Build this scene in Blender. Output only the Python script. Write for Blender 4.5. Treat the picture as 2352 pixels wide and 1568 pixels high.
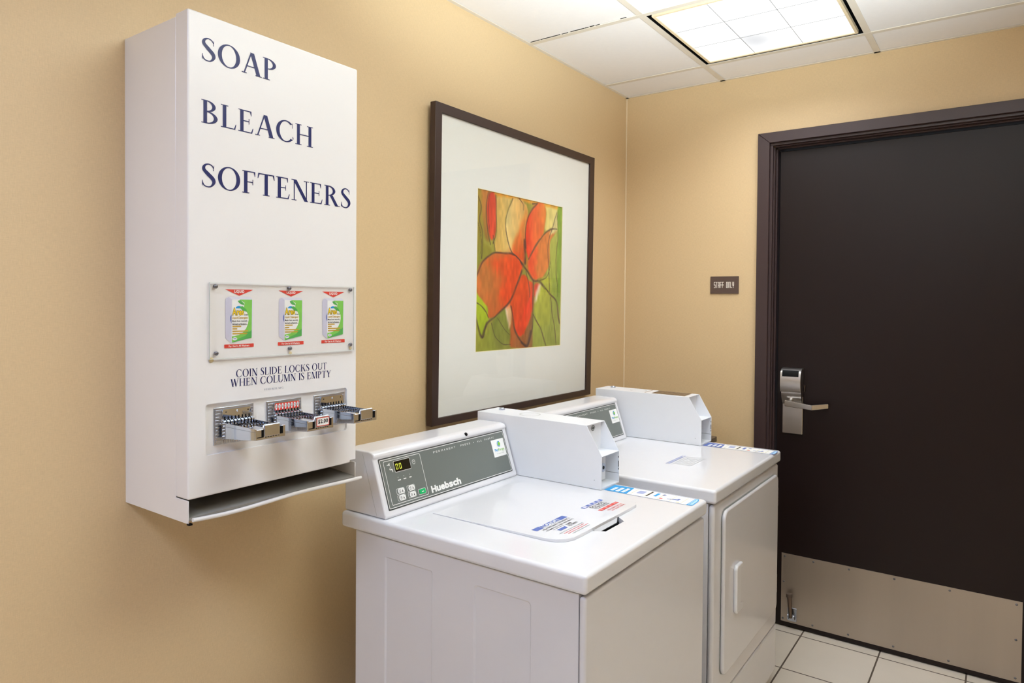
import bpy, bmesh, math, random
import numpy as np
from mathutils import Vector, Matrix
from mathutils.geometry import tessellate_polygon

for o in list(bpy.data.objects):
    bpy.data.objects.remove(o)
SC = bpy.context.scene
COL = SC.collection
random.seed(4)

# ------------------------------------------------------------------ camera, world, exposure
cd = bpy.data.cameras.new('camera')
cam = bpy.data.objects.new('camera', cd)
COL.objects.link(cam)
RX = Vector((0.58250026, -0.81279213, 0.00789935))
UP = Vector((0.00967245, 0.01664889, 0.99981461))
FW = Vector((0.81277296, 0.58231587, -0.01755967))
cam.matrix_world = Matrix(((RX.x, UP.x, -FW.x, -3.12162), (RX.y, UP.y, -FW.y, -1.55916), (RX.z, UP.z, -FW.z, 1.40947), (0, 0, 0, 1)))
cd.sensor_fit = 'HORIZONTAL'
cd.sensor_width = 36.0
cd.lens = 1586.456 * 36.0 / 2352.0
cd.shift_x = (1176.0 - 1180.879) / 2352.0
cd.shift_y = (726.482 - 784.0) / 2352.0
cd.clip_start = 0.02
SC.camera = cam

w = bpy.data.worlds.new('world')
SC.world = w
w.use_nodes = True
w.node_tree.nodes['Background'].inputs[0].default_value = (0.80, 0.91, 1, 1)
w.node_tree.nodes['Background'].inputs[1].default_value = 0.05

SC.view_settings.view_transform = 'Standard'
SC.view_settings.look = 'None'
SC.view_settings.gamma = 1.0
SC.view_settings.use_curve_mapping = False
SC.view_settings.exposure = 1.0

PANEL_WATTS = (3.2, 14.4)     # output of the panel by the door and the added fill panel
FLASH_A = 216.0   # the photographer's flash, bounced off the ceiling
PANEL_TINT = ((0.92, 0.95, 1.0), (0.58, 0.70, 1.0))
PANEL_SPREAD = (138, 165)
FLASH_TINT = (0.83, 0.945, 1.0)
H = 2.4334              # ceiling height
G1, D1, TS = 0.4839, 0.2361, 0.628    # ceiling grid: first cross tees and tile size
XMIN, YMIN = -4.9, -2.9                # far ends of the room
# tiles (i along -x, j along -y) that hold a light panel
PANELS = [(0, 0), (5, 0)]  # the second is an added fill panel, unseen behind the camera

# the photographer's flash, bounced off the ceiling beside the camera
def flash(name, loc, aim, watts, cone):
    l = bpy.data.lights.new(name, 'SPOT'); l.energy = watts; l.spot_size = math.radians(cone); l.spot_blend = 0.8; l.shadow_soft_size = 0.06; l.color = FLASH_TINT
    o = bpy.data.objects.new(name, l); COL.objects.link(o); o.location = loc
    o.rotation_euler = (Vector(aim) - Vector(loc)).to_track_quat('-Z', 'Y').to_euler()
flash('flash_lamp', (-2.30, -1.75, 1.50), (-1.80, -1.35, 2.43), FLASH_A, 90)

# ------------------------------------------------------------------ materials
def lin(c):
    return tuple(((v / 255) / 12.92 if v / 255 <= 0.04045 else ((v / 255 + 0.055) / 1.055) ** 2.4) for v in c)

def mat(name, rgb, rough=0.5, metal=0.0, var=0.03, scale=30.0, bump=0.0, bscale=200.0, coat=0.0, spec=0.5, stretch=(1, 1, 1)):
    m = bpy.data.materials.new(name)
    m.use_nodes = True
    nt = m.node_tree
    b = nt.nodes['Principled BSDF']
    c = lin(rgb)
    tc = nt.nodes.new('ShaderNodeTexCoord')
    mp = nt.nodes.new('ShaderNodeMapping')
    mp.inputs['Scale'].default_value = stretch
    nt.links.new(tc.outputs['Object'], mp.inputs[0])
    nz = nt.nodes.new('ShaderNodeTexNoise')
    nz.inputs['Scale'].default_value = scale
    nz.inputs['Detail'].default_value = 4
    nt.links.new(mp.outputs[0], nz.inputs['Vector'])
    mx = nt.nodes.new('ShaderNodeMix')
    mx.data_type = 'RGBA'
    nt.links.new(nz.outputs[0], mx.inputs[0])
    mx.inputs[6].default_value = (*[v * (1 - var) for v in c], 1)
    mx.inputs[7].default_value = (*[min(1, v * (1 + var)) for v in c], 1)
    nt.links.new(mx.outputs[2], b.inputs['Base Color'])
    b.inputs['Roughness'].default_value = rough
    b.inputs['Metallic'].default_value = metal
    b.inputs['Coat Weight'].default_value = coat
    b.inputs['Coat Roughness'].default_value = 0.05
    b.inputs['Specular IOR Level'].default_value = spec
    if bump:
        n2 = nt.nodes.new('ShaderNodeTexNoise')
        n2.inputs['Scale'].default_value = bscale
        n2.inputs['Detail'].default_value = 3
        nt.links.new(mp.outputs[0], n2.inputs['Vector'])
        bp = nt.nodes.new('ShaderNodeBump')
        bp.inputs['Strength'].default_value = bump
        bp.inputs['Distance'].default_value = 0.002
        nt.links.new(n2.outputs[0], bp.inputs['Height'])
        nt.links.new(bp.outputs[0], b.inputs['Normal'])
    return m

def linen_wall(name, rgb):
    m = bpy.data.materials.new(name)
    m.use_nodes = True
    nt = m.node_tree
    b = nt.nodes['Principled BSDF']
    tc = nt.nodes.new('ShaderNodeTexCoord')
    hs = []
    for sc in ((1.2, 1.2, 9.0), (9.0, 9.0, 1.2)):
        mp = nt.nodes.new('ShaderNodeMapping')
        mp.inputs['Scale'].default_value = sc
        nt.links.new(tc.outputs['Object'], mp.inputs[0])
        nz = nt.nodes.new('ShaderNodeTexNoise')
        nz.inputs['Scale'].default_value = 70
        nz.inputs['Detail'].default_value = 3
        nt.links.new(mp.outputs[0], nz.inputs['Vector'])
        hs.append(nz)
    ad = nt.nodes.new('ShaderNodeMath')
    ad.operation = 'ADD'
    nt.links.new(hs[0].outputs[0], ad.inputs[0])
    nt.links.new(hs[1].outputs[0], ad.inputs[1])
    c = lin(rgb)
    rp = nt.nodes.new('ShaderNodeValToRGB')
    rp.color_ramp.elements[0].position = 0.3
    rp.color_ramp.elements[0].color = (*[v * 0.93 for v in c], 1)
    rp.color_ramp.elements[1].position = 0.7
    rp.color_ramp.elements[1].color = (*[v * 1.07 for v in c], 1)
    hf = nt.nodes.new('ShaderNodeMath')
    hf.operation = 'MULTIPLY'
    hf.inputs[1].default_value = 0.5
    nt.links.new(ad.outputs[0], hf.inputs[0])
    nt.links.new(hf.outputs[0], rp.inputs[0])
    nt.links.new(rp.outputs[0], b.inputs['Base Color'])
    bp = nt.nodes.new('ShaderNodeBump')
    bp.inputs['Strength'].default_value = 0.25
    bp.inputs['Distance'].default_value = 0.001
    nt.links.new(ad.outputs[0], bp.inputs['Height'])
    nt.links.new(bp.outputs[0], b.inputs['Normal'])
    b.inputs['Roughness'].default_value = 0.48
    b.inputs['Specular IOR Level'].default_value = 0.5
    return m

def tile_floor(name, rgb, grout, x0, sx, y0, sy, gw):
    m = mat(name, rgb, rough=0.22, var=0.05, scale=5, spec=0.5)
    nt = m.node_tree
    b = nt.nodes['Principled BSDF']
    src = b.inputs['Base Color'].links[0].from_socket
    tc = nt.nodes.new('ShaderNodeTexCoord')
    sp = nt.nodes.new('ShaderNodeSeparateXYZ')
    nt.links.new(tc.outputs['Object'], sp.inputs[0])
    masks = []
    for ax, o, s in ((0, x0, sx), (1, y0, sy)):
        a = nt.nodes.new('ShaderNodeMath'); a.operation = 'SUBTRACT'; a.inputs[1].default_value = o - gw / 2
        nt.links.new(sp.outputs[ax], a.inputs[0])
        f = nt.nodes.new('ShaderNodeMath'); f.operation = 'FLOORED_MODULO'; f.inputs[1].default_value = s
        nt.links.new(a.outputs[0], f.inputs[0])
        l = nt.nodes.new('ShaderNodeMath'); l.operation = 'LESS_THAN'; l.inputs[1].default_value = gw
        nt.links.new(f.outputs[0], l.inputs[0])
        masks.append(l)
    mxm = nt.nodes.new('ShaderNodeMath'); mxm.operation = 'MAXIMUM'
    nt.links.new(masks[0].outputs[0], mxm.inputs[0]); nt.links.new(masks[1].outputs[0], mxm.inputs[1])
    mx = nt.nodes.new('ShaderNodeMix'); mx.data_type = 'RGBA'
    nt.links.new(mxm.outputs[0], mx.inputs[0])
    nt.links.new(src, mx.inputs[6])
    mx.inputs[7].default_value = (*lin(grout), 1)
    nt.links.new(mx.outputs[2], b.inputs['Base Color'])
    rr = nt.nodes.new('ShaderNodeMath'); rr.operation = 'MULTIPLY_ADD'
    rr.inputs[1].default_value = 0.6; rr.inputs[2].default_value = 0.22
    nt.links.new(mxm.outputs[0], rr.inputs[0]); nt.links.new(rr.outputs[0], b.inputs['Roughness'])
    bp = nt.nodes.new('ShaderNodeBump'); bp.inputs['Strength'].default_value = 0.5; bp.inputs['Distance'].default_value = 0.002; bp.invert = True
    nt.links.new(mxm.outputs[0], bp.inputs['Height']); nt.links.new(bp.outputs[0], b.inputs['Normal'])
    return m

def clear(name, gloss=0.06, tint=(1, 1, 1)):
    m = bpy.data.materials.new(name)
    m.use_nodes = True
    nt = m.node_tree
    nt.nodes.clear()
    out = nt.nodes.new('ShaderNodeOutputMaterial')
    tr = nt.nodes.new('ShaderNodeBsdfTransparent'); tr.inputs[0].default_value = (*tint, 1)
    gl = nt.nodes.new('ShaderNodeBsdfGlossy'); gl.inputs['Roughness'].default_value = 0.02
    fr = nt.nodes.new('ShaderNodeFresnel'); fr.inputs[0].default_value = 1.45
    mx = nt.nodes.new('ShaderNodeMixShader')
    ge = nt.nodes.new('ShaderNodeNewGeometry')
    ib = nt.nodes.new('ShaderNodeMath'); ib.operation = 'SUBTRACT'; ib.inputs[0].default_value = 1.0
    nt.links.new(ge.outputs['Backfacing'], ib.inputs[1])
    ml = nt.nodes.new('ShaderNodeMath'); ml.operation = 'MULTIPLY'
    nt.links.new(fr.outputs[0], ml.inputs[0]); nt.links.new(ib.outputs[0], ml.inputs[1])
    nt.links.new(ml.outputs[0], mx.inputs[0]); nt.links.new(tr.outputs[0], mx.inputs[1]); nt.links.new(gl.outputs[0], mx.inputs[2])
    nt.links.new(mx.outputs[0], out.inputs[0])
    return m

def lamp_lens(name):
    m = bpy.data.materials.new(name)
    m.use_nodes = True
    nt = m.node_tree
    nt.nodes.clear()
    out = nt.nodes.new('ShaderNodeOutputMaterial')
    em = nt.nodes.new('ShaderNodeEmission')
    tc = nt.nodes.new('ShaderNodeTexCoord')
    nz = nt.nodes.new('ShaderNodeTexNoise'); nz.inputs['Scale'].default_value = 4.0; nz.inputs['Detail'].default_value = 0
    rp = nt.nodes.new('ShaderNodeValToRGB')
    rp.color_ramp.elements[0].position = 0.28; rp.color_ramp.elements[0].color = (0.40, 0.405, 0.415, 1)
    rp.color_ramp.elements[1].position = 0.51; rp.color_ramp.elements[1].color = (0.70, 0.70, 0.69, 1)
    nt.links.new(tc.outputs['Object'], nz.inputs['Vector']); nt.links.new(nz.outputs[0], rp.inputs[0]); nt.links.new(rp.outputs[0], em.inputs[0])
    em.inputs[1].default_value = 1.0
    nt.links.new(em.outputs[0], out.inputs[0])
    return m

def glow(name, rgb, s):
    m = bpy.data.materials.new(name)
    m.use_nodes = True
    b = m.node_tree.nodes['Principled BSDF']
    b.inputs['Base Color'].default_value = (0.02, 0.02, 0.01, 1)
    b.inputs['Emission Color'].default_value = (*lin(rgb), 1)
    b.inputs['Emission Strength'].default_value = s
    return m

M = {}
M['wallA'] = linen_wall('beige_linen_wallcovering', (222, 194, 150))
M['wallB'] = M['wallA']
M['ceil'] = mat('ceiling_tile_white', (243, 238, 234), 0.9, var=0.02, scale=60, bump=0.25, bscale=400)
M['tee'] = mat('ceiling_grid_ivory', (226, 216, 200), 0.5)
M['dirt'] = mat('ceiling_gap_dark', (60, 54, 48), 0.9)
M['floor'] = tile_floor('ivory_floor_tile', (224, 214, 199), (92, 80, 68), -0.018, 0.318, -0.857, 0.296, 0.006)
M['base'] = mat('dark_brown_base', (58, 42, 40), 0.5)
M['enamel'] = mat('white_enamel', (230, 230, 234), 0.18, var=0.01, coat=0.3)
M['enamel_side'] = mat('white_enamel_panel', (222, 221, 225), 0.22, var=0.01, coat=0.2)
M['powder'] = mat('white_powder_coat', (236, 238, 243), 0.35, var=0.01, bump=0.05, bscale=900)
M['vend'] = mat('warm_white_paint', (238, 235, 233), 0.30, var=0.015, scale=6, coat=0.15)
M['vendin'] = mat('grey_white_paint', (150, 146, 138), 0.45, var=0.03)
M['navy'] = mat('navy_lettering', (20, 30, 92), 0.4)
M['greyink'] = mat('faded_grey_ink', (150, 152, 170), 0.6)
M['chrome'] = mat('chrome', (206, 214, 228), 0.07, 1.0, var=0.02)
M['chrome2'] = mat('ribbed_chrome', (196, 204, 220), 0.28, 1.0, var=0.04)
M['steel'] = mat('brushed_steel', (196, 186, 176), 0.42, 1.0, var=0.16, scale=6, bump=0.10, bscale=60, stretch=(1, 1, 0.06))  # tall light and dark bands colour reflections into the kick plate
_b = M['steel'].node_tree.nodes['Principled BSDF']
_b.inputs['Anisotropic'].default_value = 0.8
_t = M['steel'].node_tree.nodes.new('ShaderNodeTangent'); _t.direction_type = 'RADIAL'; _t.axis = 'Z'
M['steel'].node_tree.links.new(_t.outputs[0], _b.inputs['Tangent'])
M['satin'] = mat('satin_nickel', (196, 192, 188), 0.32, 1.0, var=0.03)
M['satin_dark'] = mat('dark_satin_nickel', (120, 104, 92), 0.35, 1.0)
M['black'] = mat('black_plastic', (8, 8, 9), 0.5, spec=0.15)
M['caulk'] = mat('corner_caulk', (232, 212, 178), 0.6)
M['screw'] = mat('grey_screw', (120, 120, 126), 0.35, 0.8)
M['wood'] = mat('espresso_frame_wood', (62, 44, 38), 0.38, var=0.12, scale=30, stretch=(1, 1, 0.15))
M['door'] = mat('espresso_door_veneer', (23, 9, 8), 0.42, var=0.06, scale=10, stretch=(1, 1, 0.1), spec=0.32)
M['trim'] = mat('espresso_painted_casing', (62, 46, 46), 0.42, var=0.02)
M['mat'] = mat('cream_mat_board', (243, 243, 236), 0.9, var=0.01)
M['core'] = mat('mat_core_yellow', (250, 238, 190), 0.9)
M['glass'] = clear('picture_glass')
M['acrylic'] = clear('acrylic')
M['grey'] = mat('grey_control_panel', (112, 118, 114), 0.35, var=0.02)
M['greyline'] = mat('dark_grey_border', (66, 70, 70), 0.4)
M['white'] = mat('white_ink', (245, 245, 243), 0.5)
M['pale'] = mat('pale_grey_ink', (176, 180, 178), 0.5)
M['red'] = mat('red_ink', (222, 66, 54), 0.45)
M['redsoft'] = mat('faded_red_ink', (226, 128, 126), 0.5)
M['blue'] = mat('blue_ink', (88, 112, 186), 0.5)
M['bluesoft'] = mat('faded_blue_ink', (166, 176, 216), 0.5)
M['sky'] = mat('bright_blue_ink', (36, 158, 224), 0.45)
M['skysoft'] = mat('pale_blue_ink', (178, 220, 244), 0.5)
M['ink'] = mat('black_ink', (30, 30, 34), 0.5)
M['greentext'] = mat('lime_ink', (128, 200, 60), 0.5)
M['green'] = mat('green_button', (24, 186, 110), 0.35)
M['leaf'] = mat('leaf_green_ink', (130, 206, 90), 0.45, var=0.15, scale=60)
M['leafdark'] = mat('deep_green_ink', (84, 178, 88), 0.45)
M['yellow'] = mat('yellow_ink', (246, 208, 38), 0.45)
M['ochre'] = mat('ochre_ink', (206, 166, 60), 0.5)
M['paleochre'] = mat('pale_yellow_ink', (222, 216, 186), 0.5)
M['bronze'] = mat('bronze_print', (172, 150, 118), 0.5)
M['edge'] = mat('acrylic_edge', (214, 216, 208), 0.3)
M['glue'] = mat('dried_glue', (214, 196, 150), 0.5)
M['lilac'] = mat('lilac_grey_print', (206, 204, 222), 0.5)
M['lilac2'] = mat('light_lilac_print', (226, 226, 238), 0.5)
M['lcd'] = mat('black_display', (12, 13, 8), 0.15)
M['led'] = glow('lit_yellow_segments', (214, 226, 66), 1.0)
M['plaque'] = mat('brown_sign_plastic', (92, 74, 66), 0.4)
M['raised'] = mat('sign_cream_letters', (240, 232, 220), 0.5)
M['bin'] = mat('brown_bin_plastic', (98, 82, 70), 0.45, var=0.05)
M['tan'] = mat('lens_frame_tan', (236, 216, 180), 0.5)
M['lens'] = lamp_lens('lit_lens')
M['lensline'] = mat('lens_joint_grey', (150, 150, 150), 0.6)
M['winframe'] = mat('white_window_frame', (232, 232, 230), 0.4)

# ------------------------------------------------------------------ mesh helpers
_font_cache = {}
def text_tris(s, bold):
    k = (s, bold)
    if k not in _font_cache:
        cu = bpy.data.curves.new('t', 'FONT')
        cu.body = s
        cu.resolution_u = 3
        cu.offset = bold
        cu.space_character = 1.08 if bold else 1.0
        ob = bpy.data.objects.new('t', cu)
        COL.objects.link(ob)
        dg = bpy.context.evaluated_depsgraph_get()
        me = bpy.data.meshes.new_from_object(ob.evaluated_get(dg))
        vs = [(v.co.x, v.co.y) for v in me.vertices]
        fs = [tuple(p.vertices) for p in me.polygons]
        bpy.data.objects.remove(ob)
        bpy.data.curves.remove(cu)
        bpy.data.meshes.remove(me)
        _font_cache[k] = (vs, fs)
    return _font_cache[k]

# roman capitals with thick and thin strokes and serifs, cap height 1
TK, TN, SF = 0.135, 0.045, 0.035
def _stem(x, w=TK, y0=0, y1=1, sl=0.075, sr=0.075, bot=True, top=True):
    r = [[(x, y0), (x + w, y0), (x + w, y1), (x, y1)]]
    for on, y, d in ((bot, y0, SF), (top, y1 - SF, SF)):
        if on:
            r.append([(x - sl, y), (x + w + sr, y), (x + w + sr, y + d), (x - sl, y + d)])
    return r
def _bar(x0, x1, y, t=TN):
    return [[(x0, y), (x1, y), (x1, y + t), (x0, y + t)]]
def _diag(x0, y0, x1, y1, w):
    return [[(x0, y0), (x0 + w, y0), (x1 + w, y1), (x1, y1)]]
def _ring(cx, cy, rx, ry, tx, ty, a0=0, a1=360, n=36):
    out = []
    for i in range(n):
        p = math.radians(a0 + (a1 - a0) * i / n)
        q = math.radians(a0 + (a1 - a0) * (i + 1) / n)
        o = lambda a, dx, dy: (cx + (rx - dx) * math.cos(a), cy + (ry - dy) * math.sin(a))
        out.append([o(p, tx, ty), o(p, 0, 0), o(q, 0, 0), o(q, tx, ty)])
    return out
def _stroke(pts, ws):
    n = len(pts)
    P = []
    for i in range((n - 1) * 6 + 1):
        t = i / 6
        k = min(int(t), n - 2)
        f = t - k
        g = lambda j: pts[max(0, min(n - 1, j))]
        p0, p1, p2, p3 = g(k - 1), g(k), g(k + 1), g(k + 2)
        c = [0.5 * (2 * p1[a] + (p2[a] - p0[a]) * f + (2 * p0[a] - 5 * p1[a] + 4 * p2[a] - p3[a]) * f * f + (3 * p1[a] - p0[a] - 3 * p2[a] + p3[a]) * f ** 3) for a in (0, 1)]
        P.append((c[0], c[1], ws[k] * (1 - f) + ws[k + 1] * f))
    L, R = [], []
    for i, (x, y, wd) in enumerate(P):
        a = P[max(0, i - 1)]; b = P[min(len(P) - 1, i + 1)]
        dx, dy = b[0] - a[0], b[1] - a[1]
        l = math.hypot(dx, dy) or 1
        L.append((x - dy / l * wd / 2, y + dx / l * wd / 2)); R.append((x + dy / l * wd / 2, y - dx / l * wd / 2))
    return [[R[i], R[i + 1], L[i + 1], L[i]] for i in range(len(P) - 1)]
def _serif(x, y, w=0.2):
    return [[(x - w / 2, y), (x + w / 2, y), (x + w / 2, y + SF), (x - w / 2, y + SF)]]
def glyph(c):
    if c == 'I': return _stem(.08), .295
    if c == 'L': return _stem(.08) + _bar(.1, .56, 0, .045) + [[(.50, 0), (.56, 0), (.60, .24), (.575, .24)]], .62
    if c in 'EF':
        g = _stem(.08) + _bar(.1, .52, .955) + _bar(.1, .44, .49) + [[(.47, .955), (.53, 1), (.53, .78), (.51, .78)], [(.42, .39), (.445, .39), (.445, .64), (.42, .64)]]
        if c == 'E': g += _bar(.1, .56, 0) + [[(.50, 0), (.56, 0), (.61, .24), (.585, .24)]]
        return g, (.64 if c == 'E' else .57)
    if c == 'T': return _stem(.3, top=False) + _bar(.03, .705, .955) + [[(.03, 1), (.005, .76), (.03, .76), (.09, .97)], [(.705, 1), (.73, .76), (.705, .76), (.645, .97)]], .735
    if c == 'H': return _stem(.08) + _stem(.62) + _bar(.15, .7, .49), .835
    if c == 'N': return _stem(.1, TN, sl=.1, sr=.08, top=False) + _diag(.60, 0, .06, 1, .17) + _stem(.67, TN, bot=False, sl=.1, sr=.1) + _serif(.09, 1 - SF, .19), .81
    if c == 'M': return _stem(.08, TN, sl=.07, sr=.09, top=False) + _diag(.40, 0, .08, 1, .15) + _diag(.43, 0, .73, 1, .05) + _stem(.74, TK) + _serif(.1, 1 - SF, .16), .955
    if c == 'W': return _diag(.20, 0, .0, 1, .15) + _diag(.24, 0, .45, 1, .05) + _diag(.60, 0, .40, 1, .15) + _diag(.64, 0, .90, 1, .05) + _serif(.08, 1 - SF, .24) + _serif(.48, 1 - SF, .2) + _serif(.93, 1 - SF, .2), 1.02
    if c == 'V': return _diag(.28, 0, .04, 1, .16) + _diag(.33, 0, .64, 1, .05) + _serif(.12, 1 - SF, .26) + _serif(.66, 1 - SF, .2), .77
    if c == 'A': return _diag(.06, 0, .35, 1, .055) + _diag(.60, 0, .33, 1, .16) + _bar(.2, .6, .33) + _serif(.09, 0, .2) + _serif(.68, 0, .26), .80
    if c == 'Y': return _stem(.30, y1=.5, top=False) + _diag(.30, .45, .03, 1, .15) + _diag(.37, .45, .62, 1, .05) + _serif(.1, 1 - SF, .24) + _serif(.65, 1 - SF, .2), .74
    if c == 'K': return _stem(.08) + _diag(.2, .42, .60, 1, .055) + _diag(.62, 0, .30, .58, .16) + _serif(.62, 1 - SF, .2) + _serif(.7, 0, .24), .82
    if c == 'O': return _ring(.45, .5, .43, .52, .15, .045), .90
    if c == 'D': return _stem(.08, sr=0) + _ring(.2, .5, .60, .5, .15, .045, -90, 90), .84
    if c in 'CG':
        g = _ring(.45, .5, .43, .52, .15, .05, 48, 318) + [[(.735, .70), (.76, .70), (.755, .99), (.735, .88)]]
        if c == 'G': return g + _stem(.66, y1=.42, bot=False), .88
        return g + [[(.76, .17), (.80, .20), (.77, .30), (.745, .30)]], .82
    if c == 'U': return _stem(.08, y0=.3, bot=False) + _stem(.66, TN, y0=.3, bot=False, sl=.09, sr=.09) + _ring(.3925, .32, .3125, .34, .13, .06, 180, 360), .79
    if c == 'P': return _stem(.08, sr=.09) + _ring(.2, .745, .37, .255, .14, .045, -90, 90), .60
    if c == 'R': return _stem(.08, sr=.08) + _ring(.2, .745, .36, .255, .13, .045, -90, 90) + _diag(.56, 0, .27, .52, .16) + _serif(.70, 0, .2), .78
    if c == 'B': return _stem(.08, sr=0) + _ring(.2, .755, .33, .245, .13, .045, -90, 90) + _ring(.2, .27, .40, .27, .14, .045, -90, 90), .66
    if c == 'S': return _stroke([(.46, .82), (.38, .95), (.25, .985), (.12, .90), (.10, .74), (.25, .56), (.42, .38), (.46, .22), (.36, .05), (.22, .015), (.10, .07), (.04, .22)], [.03, .05, .05, .09, .13, .16, .16, .12, .06, .045, .05, .03]) + [[(.44, .72), (.465, .72), (.475, .97), (.455, .94)], [(.035, .28), (.06, .28), (.05, .03), (.03, .06)]], .54
    if c == '.': return _ring(.1, .07, .07, .07, .07, .07), .2
    return [], .32

class MB:
    def __init__(s):
        s.v = []; s.f = []; s.m = []
    def add(s, vs, fs, m=0):
        n = len(s.v)
        s.v += [Vector(p) for p in vs]
        s.f += [tuple(i + n for i in f) for f in fs]
        s.m += [m] * len(fs)
        return s
    def box(s, x0, x1, y0, y1, z0, z1, m=0):
        x0, x1 = sorted((x0, x1)); y0, y1 = sorted((y0, y1)); z0, z1 = sorted((z0, z1))
        v = [(x, y, z) for z in (z0, z1) for x, y in ((x0, y0), (x1, y0), (x1, y1), (x0, y1))]
        return s.add(v, [(3, 2, 1, 0), (4, 5, 6, 7), (0, 1, 5, 4), (1, 2, 6, 5), (2, 3, 7, 6), (3, 0, 4, 7)], m)
    def prism(s, pts, plane, a, b, m=0, holes=()):
        ax = {'xz': lambda u, v, t: (u, t, v), 'yz': lambda u, v, t: (t, u, v), 'xy': lambda u, v, t: (u, v, t)}[plane]
        loops = [list(pts)] + [list(h) for h in holes]
        allp = [p for l in loops for p in l]
        n = len(allp)
        tri = tessellate_polygon([[Vector((p[0], p[1], 0)) for p in l] for l in loops])
        vs = [ax(p[0], p[1], a) for p in allp] + [ax(p[0], p[1], b) for p in allp]
        fs = []
        if not holes:
            fs += [tuple(range(n)), tuple(reversed(range(n, 2 * n)))]
        else:
            fs += [tuple(t) for t in tri] + [tuple(i + n for i in reversed(t)) for t in tri]
        k = 0
        for l in loops:
            for i in range(len(l)):
                j = (i + 1) % len(l)
                fs.append((k + i, k + i + n, k + j + n, k + j))
            k += len(l)
        return s.add(vs, fs, m)
    def poly(s, pts, m=0):
        return s.add(pts, [tuple(range(len(pts)))], m)
    def cone(s, c, d, r0, r1, h, n=20, m=0, caps=True):
        d = Vector(d).normalized(); c = Vector(c)
        a = d.orthogonal().normalized(); b = d.cross(a)
        vs = []
        for r, t in ((r0, 0), (r1, h)):
            vs += [c + d * t + (a * math.cos(2 * math.pi * i / n) + b * math.sin(2 * math.pi * i / n)) * r for i in range(n)]
        fs = [(i, (i + 1) % n, n + (i + 1) % n, n + i) for i in range(n)]
        if caps: fs += [tuple(reversed(range(n))), tuple(range(n, 2 * n))]
        return s.add(vs, fs, m)
    def cyl(s, c, d, r, h, n=20, m=0):
        return s.cone(c, d, r, r, h, n, m)
    def dome(s, c, d, r, h, n=16, m=0):
        d = Vector(d).normalized(); c = Vector(c)
        a = d.orthogonal().normalized(); b = d.cross(a)
        vs = []; rings = 4
        for k in range(rings):
            t = k / rings * math.pi / 2
            vs += [c + d * (h * math.sin(t)) + (a * math.cos(2 * math.pi * i / n) + b * math.sin(2 * math.pi * i / n)) * r * math.cos(t) for i in range(n)]
        vs.append(c + d * h)
        fs = []
        for k in range(rings - 1):
            fs += [(k * n + i, k * n + (i + 1) % n, (k + 1) * n + (i + 1) % n, (k + 1) * n + i) for i in range(n)]
        fs += [((rings - 1) * n + i, (rings - 1) * n + (i + 1) % n, rings * n) for i in range(n)]
        return s.add(vs, fs, m)
    def tube(s, pts, r, n=8, m=0):
        pts = [Vector(p) for p in pts]
        vs = []
        for i, p in enumerate(pts):
            d = (pts[min(i + 1, len(pts) - 1)] - pts[max(i - 1, 0)]).normalized()
            a = d.cross(Vector((0.03, 0.02, 1))).normalized(); b = d.cross(a)
            vs += [p + (a * math.cos(2 * math.pi * k / n) + b * math.sin(2 * math.pi * k / n)) * r for k in range(n)]
        fs = [(i * n + k, i * n + (k + 1) % n, (i + 1) * n + (k + 1) % n, (i + 1) * n + k) for i in range(len(pts) - 1) for k in range(n)]
        fs += [tuple(reversed(range(n))), tuple(range((len(pts) - 1) * n, len(pts) * n))]
        return s.add(vs, fs, m)
    def decal(s, fr, pts, m=0):
        """flat printed shape: pts are (u, v) in the frame fr = (origin, u axis, v axis)"""
        o, u, v = fr
        return s.poly([o + u * p[0] + v * p[1] for p in pts], m)
    def drect(s, fr, u0, u1, v0, v1, m=0, r=0.0):
        return s.decal(fr, rr(u0, u1, v0, v1, r) if r else [(u0, v0), (u1, v0), (u1, v1), (u0, v1)], m)
    def dline(s, fr, u0, u1, v0, v1, t, r, m=0):
        """printed rounded outline"""
        o, u, v = fr
        A = rr(u0, u1, v0, v1, r, 5); B = rr(u0 + t, u1 - t, v0 + t, v1 - t, max(r - t, 0.0002), 5)
        n = len(A)
        return s.add([o + u * p[0] + v * p[1] for p in A + B], [(i, (i + 1) % n, n + (i + 1) % n, n + i) for i in range(n)], m)
    def text(s, fr, string, u0, u1, v0, v1, m=0, bold=0.0):
        """sans lettering fitted to the box"""
        o, u, v = fr
        vs, fs = text_tris(string, bold)
        xs = [p[0] for p in vs]; ys = [p[1] for p in vs]
        ax, bx, ay, by = min(xs), max(xs), min(ys), max(ys)
        return s.add([o + u * (u0 + (p[0] - ax) / (bx - ax) * (u1 - u0)) + v * (v0 + (p[1] - ay) / (by - ay) * (v1 - v0)) for p in vs], fs, m)
    def spaced(s, fr, string, u0, u1, v0, v1, m=0, bold=0.0, fill=0.6, heights=None):
        """narrow lettering, each letter fitted to a cell of its own"""
        p = (u1 - u0) / (len(string) - 1 + fill)
        for k, c in enumerate(string):
            if c != ' ':
                f = (heights or {}).get(c, 1.0)
                wd = p * fill * (0.3 if c == 'I' else 1)
                x = u0 + p * k + (p * fill - wd) / 2
                s.text(fr, c, x, x + wd, v0, v0 + (v1 - v0) * f, m, bold)
        return s
    def roman(s, fr, string, u0, u1, v0, v1, m=0):
        """roman capitals fitted to the box"""
        o, u, v = fr
        x = 0; P = []
        for c in string:
            g, wd = glyph(c)
            P += [[(px + x, py) for px, py in q] for q in g]
            x += wd + 0.055
        sx = (u1 - u0) / x
        n = u.cross(v).normalized() * 6e-6
        for i, q in enumerate(P):
            s.poly([o + n * (i % 60) + u * (u0 + a * sx) + v * (v0 + b * (v1 - v0)) for a, b in q], m)
        return s

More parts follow.
